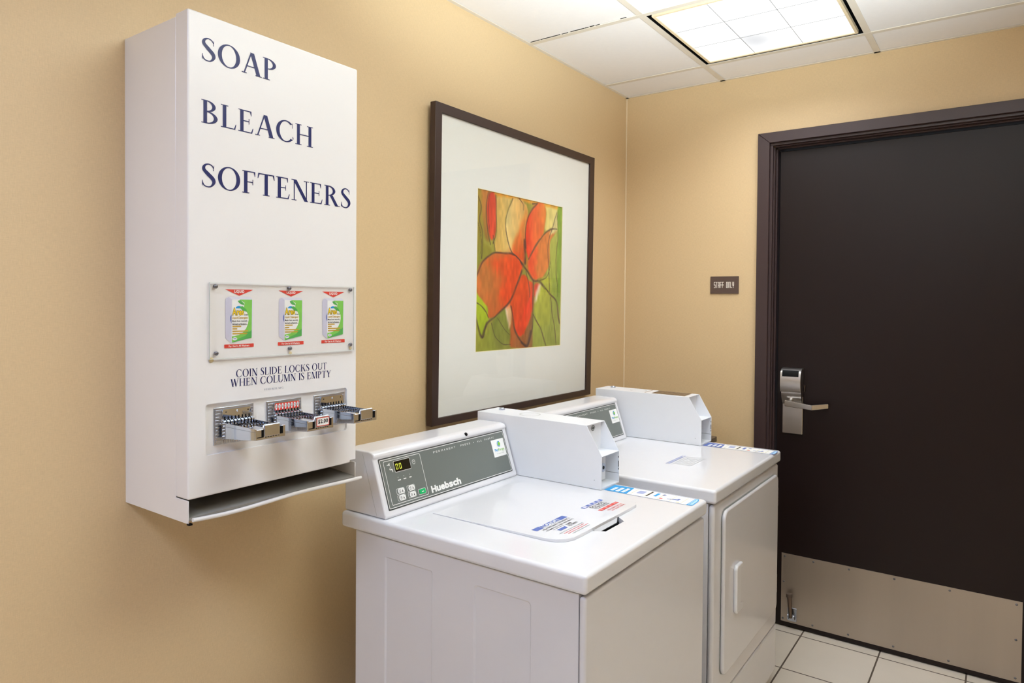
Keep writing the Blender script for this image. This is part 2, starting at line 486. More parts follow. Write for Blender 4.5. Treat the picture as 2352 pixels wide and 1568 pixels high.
def rr(x0, x1, y0, y1, r, n=6):
    pts = []
    for cx, cy, a in ((x1 - r, y0 + r, -90), (x1 - r, y1 - r, 0), (x0 + r, y1 - r, 90), (x0 + r, y0 + r, 180)):
        for i in range(n + 1):
            t = math.radians(a + 90 * i / n)
            pts.append((cx + r * math.cos(t), cy + r * math.sin(t)))
    return pts

def finish(me, sharp=38):
    me.polygons.foreach_set('use_smooth', [True] * len(me.polygons))
    me.set_sharp_from_angle(angle=math.radians(sharp))

def mesh_from(mb, bevel=0.0, seg=3, bangle=40, fix=True):
    bm = bmesh.new()
    vs = [bm.verts.new(p) for p in mb.v]
    for f, m in zip(mb.f, mb.m):
        try:
            fc = bm.faces.new([vs[i] for i in f])
            fc.material_index = m
        except ValueError:
            pass
    if fix:
        bmesh.ops.recalc_face_normals(bm, faces=bm.faces)
    if bevel:
        es = [e for e in bm.edges if len(e.link_faces) == 2 and e.calc_face_angle(0) > math.radians(bangle)]
        bmesh.ops.bevel(bm, geom=es, offset=bevel, segments=seg, profile=0.5, affect='EDGES', clamp_overlap=True)
    me = bpy.data.meshes.new('m')
    bm.to_mesh(me)
    bm.free()
    return me

def carve(me, cutters):
    """cut shapes out of a mesh and keep only the result"""
    ob = bpy.data.objects.new('tmp', me); COL.objects.link(ob)
    tmp = [ob]
    for c in cutters:
        cm = mesh_from(c) if isinstance(c, MB) else c
        co = bpy.data.objects.new('tmpc', cm); COL.objects.link(co); tmp.append(co)
        md = ob.modifiers.new('b', 'BOOLEAN'); md.operation = 'DIFFERENCE'; md.solver = 'EXACT'; md.object = co
    dg = bpy.context.evaluated_depsgraph_get()
    out = bpy.data.meshes.new_from_object(ob.evaluated_get(dg))
    for t in tmp:
        bpy.data.objects.remove(t)
    return out

def offset_of(o):
    return o.matrix_basis.translation + (offset_of(o.parent) if o.parent else Vector())

def obj(name, mb, mats, parent=None, bevel=0.0, seg=3, sharp=38, kind=None, label=None, cutters=None, loc=None, wn=None, fix=True, bangle=40):
    me = mesh_from(mb, bevel, seg, bangle, fix) if isinstance(mb, MB) else mb
    if cutters:
        me = carve(me, cutters)
    me.name = name
    for m in (mats if isinstance(mats, (list, tuple)) else [mats]):
        me.materials.append(M[m])
    off = offset_of(parent) if parent else Vector()
    if loc is not None:
        off = off + Vector(loc)
    me.transform(Matrix.Translation(-off))
    finish(me, sharp)
    o = bpy.data.objects.new(name, me)
    if loc is not None:
        o.location = loc
    COL.objects.link(o)
    o.parent = parent
    if bevel or wn:
        md = o.modifiers.new('wn', 'WEIGHTED_NORMAL'); md.keep_sharp = True
    if kind: o['kind'] = kind
    if label: o['label'] = label
    return o

def thing(name, loc, label, cat, group=None):
    o = bpy.data.objects.new(name, None)
    o.location = loc
    o.empty_display_size = 0.1
    COL.objects.link(o)
    o['label'] = label; o['category'] = cat
    if group: o['group'] = group
    return o

def frame(o, u, v):
    return (Vector(o), Vector(u), Vector(v))

# ------------------------------------------------------------------ room shell
T = 0.12
obj('floor', MB().box(XMIN - T, T, YMIN - T, T, -0.1, 0), 'floor', kind='structure')
obj('wall_left', MB().box(XMIN - T, T, 0, T, 0, H + 0.1), 'wallA', kind='structure')
DY0, DY1, DZ = -1.675, -0.712, 2.112       # door opening in the back wall
obj('wall_back', MB().prism([(0, 0), (0, H + 0.1), (YMIN, H + 0.1), (YMIN, 0), (DY0, 0), (DY0, DZ), (DY1, DZ), (DY1, 0)], 'yz', 0, T), 'wallB', kind='structure')
obj('wall_right', MB().box(XMIN - T, T, YMIN - T, YMIN, 0, H + 0.1), 'wallA', kind='structure')
obj('wall_front', MB().box(XMIN - T, XMIN, YMIN, 0, 0, H + 0.1), 'wallA', kind='structure')
obj('baseboard_left', MB().box(XMIN, 0, -0.012, 0, 0, 0.1), 'base', kind='structure', bevel=0.003, seg=1)
obj('baseboard_back', MB().box(-0.012, 0, -0.64, -0.012, 0, 0.1).box(-0.012, 0, YMIN, -1.745, 0, 0.1), 'base', kind='structure', bevel=0.003, seg=1)

# ceiling tiles (one suspended ceiling, open where the light panels sit)
xs = [0.0] + [-D1 - TS * k for k in range(12)]
ys = [0.0] + [-G1 - TS * k for k in range(8)]
xs = [x for x in xs if x > XMIN] + [XMIN]
ys = [y for y in ys if y > YMIN] + [YMIN]
mb = MB()
GAP = 0.004
for i in range(len(xs) - 1):
    for j in range(len(ys) - 1):
        if (i - 1, j - 1) in PANELS:
            continue
        mb.box(xs[i + 1] + GAP, xs[i] - GAP, ys[j + 1] + GAP, ys[j] - GAP, H + 0.003, H + 0.02)
mb.box(XMIN, 0, YMIN, 0, H + 0.14, H + 0.16, 1)
obj('ceiling', mb, ['ceil', 'dirt'], kind='structure', bevel=0.002, seg=1)
# exposed tee grid and wall angle
mb = MB()
TW = 0.0115
for x in xs[1:-1]:
    mb.box(x - TW, x + TW, YMIN, 0, H - 0.0015, H + 0.0015)
    mb.box(x - 0.001, x + 0.001, YMIN, 0, H, H + 0.03)
for y in ys[1:-1]:
    mb.box(XMIN, 0, y - TW, y + TW, H - 0.001, H + 0.002)
    mb.box(XMIN, 0, y - 0.001, y + 0.001, H, H + 0.03)
mb.box(XMIN, 0, -0.014, 0, H - 0.001, H + 0.002).box(-0.014, 0, YMIN, 0, H - 0.001, H + 0.002)
mb.box(XMIN, 0, YMIN, YMIN + 0.014, H - 0.001, H + 0.002).box(XMIN, XMIN + 0.014, YMIN, 0, H - 0.001, H + 0.002)
obj('trim_1', mb, 'tee', kind='structure')
# broken dark dirt lines along the edges of the tiles
mb = MB()
rnd = random.Random(7)
def gapline(ax, c, a, b, side):
    t = a
    while t > b:
        l = rnd.uniform(0.01, 0.06)
        if rnd.random() < 0.62:
            wd = rnd.uniform(0.0012, 0.0032)
            o0, o1 = c + side * TW, c + side * (TW + wd)
            if ax == 'x': mb.box(o0, o1, t - l, t, H + 0.0005, H + 0.0029)
            else: mb.box(t - l, t, o0, o1, H + 0.0005, H + 0.0029)
        t -= l * rnd.uniform(1.0, 1.5)
for k in range(4):
    gapline('x', -D1 - TS * k, -0.02, -0.475, -1 if k else 1)
    gapline('x', -D1 - TS * k, -1.12, -2.2, 1)
gapline('x', -D1, -0.50, -1.10, 1)
obj('trim_2', mb, 'dirt', kind='structure')

obj('trim_5', MB().prism([(0, 0), (-0.0035, 0), (0, -0.0035)], 'xy', 0.1, H), 'caulk', kind='structure')

# ------------------------------------------------------------------ light panels
def light_panel(i, j, label, watts, tint, spread):
    cx, cy = -D1 - TS * (i + 0.5), -G1 - TS * (j + 0.5)
    t = thing('ceiling_light', (cx, cy, H), label, 'ceiling light', 'ceiling light panels')
    h = TS / 2 - TW
    hs = lambda r: [(cx - r, cy - r), (cx + r, cy - r), (cx + r, cy + r), (cx - r, cy + r)]
    obj('housing', MB().prism(hs(h), 'xy', H + 0.001, H + 0.10, 0, [list(reversed(hs(h - 0.002)))]).box(cx - h, cx + h, cy - h, cy + h, H + 0.10, H + 0.103), 'black', t)
    r1, r2 = h - 0.016, h - 0.026
    obj('lens_frame', MB().prism(hs(r1), 'xy', H - 0.002, H + 0.012, 0, [list(reversed(hs(r2)))]), 'tan', t)
    d = obj('lens', MB().box(cx - r2, cx + r2, cy - r2, cy + r2, H + 0.002, H + 0.006), 'lens', t)
    ln = MB()
    for k in (-1, 1):
        p = k * r2 / 3
        ln.box(cx + p - 0.0008, cx + p + 0.0008, cy - r2, cy + r2, H + 0.001, H + 0.002)
        ln.box(cx - r2, cx + r2, cy + p - 0.0008, cy + p + 0.0008, H + 0.001, H + 0.002)
    obj('lens_joint', ln, 'lensline', d)
    la = bpy.data.lights.new('lamp', 'AREA')
    la.shape = 'SQUARE'; la.size = r2 * 2; la.energy = watts; la.color = tint; la.spread = math.radians(spread)
    lo = bpy.data.objects.new('lamp', la)
    COL.objects.link(lo); lo.parent = t; lo.location = (0, 0, -0.004)
    return t
LL = ['square lit ceiling light panel nearest the dark door, with a black edge',
      'added fill light panel in the ceiling, unseen behind the camera',

      ]
for args in zip(PANELS, LL, PANEL_WATTS, PANEL_TINT, PANEL_SPREAD):
    light_panel(*args[0], *args[1:])
# ------------------------------------------------------------------ door, casing and door hardware
cs = MB()
XC = -0.03
yo, yi, zo, zi = -0.6515, -0.7023, 2.1639, 2.119
yo2, yi2 = -1.74, -1.688
cs.prism([(yo, 0), (yo, zo), (yi, zi), (yi, 0)], 'yz', XC, 0.0)
cs.prism([(yo, zo), (yo2, zo), (yi2, zi), (yi, zi)], 'yz', XC, 0.0)
cs.prism([(yo2, zo), (yo2, 0), (yi2, 0), (yi2, zi)], 'yz', XC, 0.0)
obj('trim_3', cs, 'trim', kind='structure', bevel=0.0015, seg=1)
jb = MB()
for xa, xb, d in ((-0.016, 0.0005, 0.0108), (0.0, 0.022, 0.0160), (0.022, 0.12, 0.022)):
    e = 0.004 if xa < 0 else 0
    jb.box(xa, min(xb, 0.0005) if e else xb, (yi + e) if e else DY1 + 0.0008, yi - d, 0, zi - d)
    jb.box(xa, min(xb, 0.0005) if e else xb, (yi2 - e) if e else DY0 - 0.0008, yi2 + d, 0, zi - d)
    jb.box(xa, min(xb, 0.0005) if e else xb, (yi2 - e) if e else yi2 + d, (yi + e) if e else yi - d, zi - d, zi + e if e else max(DZ + 0.0008, zi - d + 0.001))
obj('trim_4', jb, 'trim', kind='structure', bevel=0.001, seg=1)

XD = 0.034                                   # face of the door
door = obj('door_1', MB().box(XD, XD + 0.044, -1.658, -0.7315, 0.004, 2.088), 'door', kind='structure', bevel=0.002, seg=1)
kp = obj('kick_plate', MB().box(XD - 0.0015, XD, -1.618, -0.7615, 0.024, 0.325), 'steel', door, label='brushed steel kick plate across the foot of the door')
for yy, zz in [(-0.775, 0.312), (-0.893, 0.312), (-1.033, 0.312), (-1.2, 0.312), (-1.39, 0.312), (-1.60, 0.312), (-0.772, 0.2), (-1.60, 0.18),
               (-0.893, 0.037), (-1.033, 0.037), (-1.2, 0.037), (-1.39, 0.037), (-1.60, 0.037), (-0.77, 0.037)]:
    obj('screw', MB().dome((XD - 0.0015, yy, zz), (-1, 0, 0), 0.0045, 0.002, 10), 'screw', kp)

# key card lock with lever
ya, yb = -0.7585, -0.8435
lk = obj('card_lock', MB().box(XD - 0.016, XD, yb, ya, 0.857, 1.02), 'satin', door, bevel=0.003, label='satin nickel key card lock with a lever handle')
prof = []
for k in range(13):
    t = k / 12
    prof.append((XD - 0.016 - 0.03 * math.sin(t * math.pi * 0.5) ** 0.8 if t > 0 else XD - 0.016, 0.985 + 0.058 * t))
prof = [(XD, 0.985)] + prof + [(XD, 1.043)]
obj('lock_neck', MB().prism([(p[0], p[1]) for p in prof], 'xz', yb + 0.002, ya - 0.002), 'satin', lk, sharp=60)
hp = [(XD, 1.041)]
for k in range(9):
    t = k / 8
    hp.append((XD - 0.05 - 0.006 * math.sin(t * math.pi), 1.041 + 0.082 * t))
hp += [(XD - 0.044, 1.133), (XD - 0.026, 1.142), (XD, 1.142)]
obj('reader_housing', MB().prism(hp, 'xz', yb + 0.002, ya + 0.002), 'satin', lk, bevel=0.0015, seg=2, sharp=45)
obj('card_slot', MB().prism([(XD - 0.0545, 1.108), (XD - 0.0515, 1.126), (XD - 0.045, 1.134), (XD - 0.04, 1.134), (XD - 0.04, 1.108)], 'xz', yb + 0.011, ya - 0.007), 'black', lk)
obj('spindle', MB().cyl((XD - 0.016, -0.796, 0.992), (-1, 0, 0), 0.013, 0.04, 20), 'satin', lk)
lv = MB()
def bar(p, q, w0, h0, w1, h1):
    p, q = Vector(p), Vector(q)
    d = (q - p).normalized(); n = d.cross(Vector((0, 0, 1))).normalized()
    vs = []
    for c, ww, hh in ((p, w0, h0), (q, w1, h1)):
        vs += [c + n * ww + Vector((0, 0, hh)), c - n * ww + Vector((0, 0, hh)), c - n * ww - Vector((0, 0, hh)), c + n * ww - Vector((0, 0, hh))]
    return vs, [(0, 1, 2, 3), (7, 6, 5, 4), (0, 4, 5, 1), (1, 5, 6, 2), (2, 6, 7, 3), (3, 7, 4, 0)]
lv.add(*bar((XD - 0.052, -0.778, 0.9925), (XD - 0.066, -0.892, 0.9835), 0.005, 0.013, 0.005, 0.0105))
lv.add(*bar((XD - 0.066, -0.889, 0.9838), (XD - 0.030, -0.947, 0.9915), 0.005, 0.0105, 0.005, 0.010))
obj('lever', lv, 'satin', lk, bevel=0.0025, seg=2)
obj('keyhole_cover', MB().box(XD - 0.020, XD, yb - 0.008, yb - 0.006, 1.043, 1.07), 'satin_dark', lk)

# flip-down door stop on the kick plate
ds = MB().box(XD - 0.006, XD - 0.0015, -0.828, -0.790, 0.033, 0.092)
dst = obj('door_stop', ds, 'chrome2', door, bevel=0.002, label='flip-down door stop folded up against the kick plate')
obj('stop_arm', MB().cone((XD - 0.024, -0.808, 0.055), (-0.06, 0.05, 1), 0.0065, 0.0095, 0.095, 16), 'satin_dark', dst)
obj('rubber_tip', MB().cone((XD - 0.030, -0.803, 0.148), (-0.06, 0.05, 1), 0.0125, 0.0125, 0.014, 18).cyl((XD - 0.0309, -0.8023, 0.162), (-0.06, 0.05, 1), 0.004, 0.0006, 10), 'bin', dst)
for yy in (-0.797, -0.822):
    obj('pivot_ear', MB().cyl((XD - 0.02, yy + 0.002, 0.058), (0, -1, 0), 0.011, 0.004, 16).box(XD - 0.021, XD - 0.004, yy - 0.002, yy + 0.002, 0.045, 0.071), 'chrome2', dst)

# staff sign
sg = obj('wall_sign', MB().box(-0.006, 0, -0.5676, -0.4375, 1.4655, 1.5443), 'plaque', bevel=0.0012, seg=2)
sg['label'] = 'small brown plaque reading STAFF ONLY on the wall beside the door'; sg['category'] = 'sign'
fr = frame((-0.0065, 0, 0), (0, -1, 0), (0, 0, 1))
tx = MB()
# tall condensed capitals, drawn stroke by stroke
def cond(mb, fr, s, u0, u1, v0, v1, m=0, wt=0.26):
    G = {'S': [(0, 0, 1, 1), ('h', 0), ('h', .5), ('h', 1), ('v', 0, .5, 1), ('v', 1, 0, .5)],
         'T': [('h', 1), ('v', .5, 0, 1)], 'A': [('h', 1), ('h', .42), ('v', 0, 0, 1), ('v', 1, 0, 1)],
         'F': [('h', 1), ('h', .5), ('v', 0, 0, 1)], 'O': [('h', 0), ('h', 1), ('v', 0, 0, 1), ('v', 1, 0, 1)],
         'N': [('h', 1), ('v', 0, 0, 1), ('v', 1, 0, 1)], 'L': [('h', 0), ('v', 0, 0, 1)],
         'Y': [('h', .42), ('v', 0, .42, 1), ('v', 1, .42, 1), ('v', .5, 0, .42)]}
    n = len(s); p = (u1 - u0) / (n - 0.22); wd = p * 0.78; t = wd * wt * 1.25; th = (v1 - v0) * 0.11
    for k, c in enumerate(s):
        x = u0 + p * k
        for e in G.get(c, []):
            if e[0] == 'h':
                y = v0 + (v1 - v0 - th) * e[1]
                mb.drect(fr, x, x + wd, y, y + th, m)
            elif e[0] == 'v':
                xx = x + (wd - t) * e[1]
                mb.drect((fr[0] - Vector((2e-5, 0, 0)), fr[1], fr[2]), xx, xx + t, v0 + (v1 - v0) * e[2], v0 + (v1 - v0) * e[3], m)
cond(tx, fr, 'STAFF ONLY', 0.455, 0.5475, 1.4915, 1.519)
obj('lettering', tx, 'raised', sg, fix=False)
br = MB()
for k in range(14):
    if k not in (4, 5):
        br.dome((-0.006, -0.478 - 0.0042 * k, 1.482 + 0.004 * (k % 2)), (-1, 0, 0), 0.0011, 0.0008, 6)
obj('braille', br, 'plaque', sg)

# brown bin behind the dryer
bn = thing('trash_bin', (-0.27, -0.37, 0), 'brown trash bin with an open top, mostly hidden behind the far dryer', 'trash bin')
bm_ = MB()
A = rr(-0.40, -0.14, -0.49, -0.25, 0.02); B = rr(-0.41, -0.125, -0.512, -0.23, 0.02)
n = len(A)
bm_.add([(p[0], p[1], 0) for p in A] + [(p[0], p[1], 0.808) for p in B], [(i, (i + 1) % n, n + (i + 1) % n, n + i) for i in range(n)] + [tuple(reversed(range(n)))])
obj('bin_body', bm_, 'bin', bn)
obj('bin_lid', MB().prism(rr(-0.42, -0.12, -0.5205, -0.22, 0.012), 'xy', 0.812, 0.8326, 0, [list(reversed(rr(-0.39, -0.18, -0.46, -0.25, 0.03)))]), 'bin', bn)

# ------------------------------------------------------------------ framed picture
FT, FB, FZ0, FZ1 = -0.04, -0.03, 1.0065, 2.0667
fx0, fx1 = -1.4455, -0.3905
pic = thing('framed_picture', ((fx0 + fx1) / 2, -0.02, FZ0), 'large square dark wood framed print of an orange flower above the washers', 'picture')
V = Vector((0, FT - FB, FZ1 - FZ0)); V.normalize()
fo = Vector((0, FB, FZ0)); NN = Vector((1, 0, 0)).cross(V).normalized()   # points to the room (-y)
if NN.y > 0: NN = -NN
def P(x, s, d=0.0):
    return fo + Vector((x, 0, 0)) + V * s + NN * d
def slab(loop, d0, d1, holes=()):
    mb = MB().prism(loop, 'xy', d0, d1, 0, holes)
    mb.v = [P(q.x, q.y, q.z) for q in mb.v]
    return mb
SH = (FZ1 - FZ0)
ix0, ix1, is0, is1 = -1.4135, -0.4300, 0.0205 + 0.004, SH - 0.0315
q = lambda a, b, c, d: [(a, c), (b, c), (b, d), (a, d)]
obj('frame', slab(q(fx0, fx1, 0, SH), -0.024, 0, [list(reversed(q(ix0, ix1, is0, is1)))]), 'wood', pic, bevel=0.0008, seg=1)
px0, px1, ps0, ps1 = -1.2130, -0.6430, 0.2315, 0.8125
obj('mat_board', slab(q(ix0 - 0.003, ix1 + 0.003, is0 - 0.003, is1 + 0.003), -0.010, -0.008, [list(reversed(q(px0, px1, ps0, ps1)))]), 'mat', pic)
obj('mat_bevel', slab(q(px0, px1, ps0, ps1), -0.0105, -0.0078, [list(reversed(q(px0 + 0.002, px1 - 0.002, ps0 + 0.002, ps1 - 0.002)))]), 'core', pic)
obj('glass', slab(q(ix0, ix1, is0, is1), -0.0055, -0.004), 'glass', pic)
obj('backing', slab(q(fx0 + 0.004, fx1 - 0.004, 0.004, SH - 0.004), -0.0235, -0.016), 'core', pic)

POLY = {
 'olive_left': [(-0.01, -0.006), (0.063, -0.001), (0.058, 0.298), (0.16, 0.366), (0.037, 0.479), (-0.011, 0.51)],
 'brown_band': [(0.045, -0.006), (0.125, -0.017), (0.123, 0.149), (0.139, 0.291), (0.089, 0.296), (0.062, 0.208)],
 'yellow': [(0.21, 0.017), (0.364, 0.013), (0.306, 0.153), (0.329, 0.276), (0.387, 0.375), (0.225, 0.371), (0.198, 0.348), (0.207, 0.194)],
 'top_orange': [(0.19, -0.003), (0.609, -0.006), (1.012, -0.004), (1.012, 0.014), (0.748, 0.023), (0.55, 0.017), (0.364, 0.024), (0.203, 0.025)],
 'bud': [(0.126, 0.005), (0.171, 0.007), (0.202, 0.064), (0.205, 0.194), (0.19, 0.272), (0.158, 0.298), (0.125, 0.255), (0.101, 0.129), (0.108, 0.045)],
 'petalA': [(0.392, 0.013), (0.506, 0.023), (0.551, 0.078), (0.533, 0.203), (0.54, 0.325), (0.517, 0.424), (0.387, 0.375), (0.329, 0.276), (0.306, 0.161), (0.351, 0.061)],
 'petalA_or': [(0.462, 0.016), (0.551, 0.078), (0.533, 0.203), (0.54, 0.325), (0.517, 0.428), (0.401, 0.382), (0.406, 0.286), (0.467, 0.201), (0.507, 0.083)],
 'petalB': [(0.67, 0.003), (0.748, 0.006), (0.785, 0.078), (0.754, 0.208), (0.633, 0.327), (0.575, 0.396), (0.543, 0.324), (0.537, 0.194), (0.559, 0.102)],
 'yellow_right': [(0.764, 0.012), (0.927, 0.006), (0.928, 0.036), (0.882, 0.154), (0.801, 0.196), (0.761, 0.174), (0.785, 0.078)],
 'petalC': [(0.932, 0.167), (0.754, 0.225), (0.648, 0.317), (0.568, 0.405), (0.577, 0.478), (0.631, 0.526), (0.747, 0.518), (0.817, 0.451), (0.839, 0.39), (0.844, 0.269)],
 'petalC_red': [(0.648, 0.317), (0.568, 0.405), (0.577, 0.478), (0.631, 0.526), (0.684, 0.524), (0.659, 0.442), (0.695, 0.331)],
 'white_leaf': [(0.928, 0.045), (0.882, 0.154), (0.834, 0.218), (0.932, 0.175)],
 'green_right': [(0.936, 0.009), (1.012, 0.0), (1.017, 1.003), (0.913, 0.648), (0.937, 0.332)],
 'green_mid': [(0.844, 0.269), (0.933, 0.184), (0.937, 0.332), (0.93, 0.648), (0.838, 0.614), (0.779, 0.547), (0.831, 0.391)],
 'yg_right': [(0.732, 0.548), (0.835, 0.528), (0.864, 0.666), (0.852, 0.822), (0.725, 0.862), (0.66, 0.734)],
 'green_lr': [(0.66, 0.734), (0.72, 0.692), (0.88, 0.666), (1.002, 0.78), (1.009, 1.002), (0.636, 1.002), (0.617, 0.859)],
 'petalD': [(0.006, 0.532), (0.073, 0.436), (0.225, 0.371), (0.373, 0.377), (0.502, 0.439), (0.461, 0.516), (0.401, 0.638), (0.32, 0.714), (0.208, 0.783), (0.131, 0.792), (0.114, 0.718), (0.004, 0.625)],
 'petalD_red': [(0.265, 0.39), (0.373, 0.38), (0.502, 0.439), (0.461, 0.516), (0.401, 0.638), (0.32, 0.714), (0.245, 0.655), (0.282, 0.538), (0.136, 0.444)],
 'lime': [(0.004, 0.625), (0.113, 0.645), (0.123, 0.721), (0.131, 0.792), (0.071, 0.913), (0.001, 0.769)],
 'green_ll': [(0.071, 0.913), (0.208, 0.783), (0.3, 0.725), (0.37, 0.813), (0.389, 0.997), (0.0, 1.004), (0.001, 0.769)],
 'green_ll2': [(0.171, 0.833), (0.248, 0.788), (0.343, 0.844), (0.375, 0.989), (0.213, 0.988)],
 'white_flare': [(0.306, 0.718), (0.354, 0.702), (0.376, 0.773), (0.358, 0.861), (0.322, 0.796)],
 'white_flare2': [(0.686, 0.583), (0.736, 0.565), (0.688, 0.667), (0.65, 0.684)],
 'brown_low': [(0.354, 0.702), (0.397, 0.774), (0.472, 0.92), (0.572, 0.858), (0.63, 0.776), (0.636, 0.985), (0.606, 1.0), (0.382, 0.993), (0.372, 0.893)],
 'petalE': [(0.504, 0.502), (0.586, 0.54), (0.632, 0.572), (0.629, 0.734), (0.572, 0.858), (0.479, 0.921), (0.398, 0.798), (0.36, 0.694), (0.421, 0.597)],
 'petalE_bright': [(0.626, 0.618), (0.629, 0.734), (0.572, 0.858), (0.507, 0.905), (0.512, 0.799), (0.568, 0.693)],
 'red_r': [(0.64, 0.568), (0.717, 0.566), (0.687, 0.617), (0.645, 0.651)],
}
STROKE = [
 ([(0.006, 0.539), (0.073, 0.443), (0.154, 0.389), (0.231, 0.371), (0.373, 0.376), (0.502, 0.437)], 0.0077),
 ([(0.52, 0.277), (0.532, 0.358), (0.531, 0.427)], 0.0165),
 ([(0.473, 0.426), (0.562, 0.479), (0.639, 0.541), (0.716, 0.549), (0.847, 0.636), (0.948, 0.691), (0.99, 0.842)], 0.011),
 ([(0.496, 0.482), (0.434, 0.573), (0.353, 0.69), (0.208, 0.783), (0.113, 0.835), (0.071, 0.917), (0.014, 0.814), (0.001, 0.747)], 0.0099),
 ([(0.113, 0.831), (0.083, 0.876), (0.069, 0.913)], 0.0154),
 ([(0.631, 0.543), (0.633, 0.701), (0.637, 0.86), (0.576, 0.982), (0.501, 0.958), (0.413, 0.846), (0.368, 0.718)], 0.0099),
 ([(0.618, 0.892), (0.575, 0.978), (0.502, 0.962)], 0.0154),
 ([(0.54, 0.48), (0.579, 0.569), (0.589, 0.651)], 0.0055),
 ([(0.378, 0.019), (0.306, 0.161), (0.329, 0.276), (0.387, 0.375), (0.51, 0.441)], 0.0055),
 ([(0.441, 0.007), (0.492, 0.037), (0.5, 0.076)], 0.0066),
 ([(0.658, 0.017), (0.574, 0.088), (0.536, 0.178), (0.54, 0.325)], 0.0088),
 ([(0.929, 0.167), (0.841, 0.185), (0.754, 0.225), (0.648, 0.317), (0.572, 0.396)], 0.0088),
 ([(0.925, 0.045), (0.882, 0.154), (0.82, 0.271), (0.824, 0.425), (0.846, 0.623)], 0.0055),
 ([(0.925, 0.045), (0.945, 0.139), (0.937, 0.332), (0.923, 0.438), (0.955, 0.647)], 0.0044),
 ([(0.642, 0.776), (0.725, 0.862), (0.817, 0.998)], 0.0066),
 ([(0.864, 0.661), (0.905, 0.823), (0.949, 0.998)], 0.0066),
 ([(0.003, 0.036), (0.039, 0.106), (0.025, 0.182), (0.054, 0.261), (0.061, 0.425)], 0.0055),
 ([(0.007, 0.199), (0.039, 0.285), (0.048, 0.396)], 0.0033),
 ([(0.19, 0.016), (0.206, 0.117), (0.202, 0.248), (0.178, 0.319)], 0.0055),
 ([(0.113, 0.007), (0.093, 0.1), (0.113, 0.248), (0.149, 0.329)], 0.0055),
 ([(0.126, 0.001), (0.116, 0.112), (0.132, 0.254)], 0.0033),
 ([(0.177, 0.273), (0.198, 0.364)], 0.0044),
 ([(0.164, 0.829), (0.198, 0.91), (0.278, 0.953), (0.374, 0.969)], 0.0044),
 ([(0.002, 0.692), (0.08, 0.729), (0.131, 0.794)], 0.0055),
 ([(0.222, 0.795), (0.303, 0.863), (0.366, 0.905)], 0.0033),
 ([(0.716, 0.54), (0.81, 0.512), (0.848, 0.407)], 0.0044),
 ([(0.609, 0.018), (0.67, 0.011)], 0.0077),
]

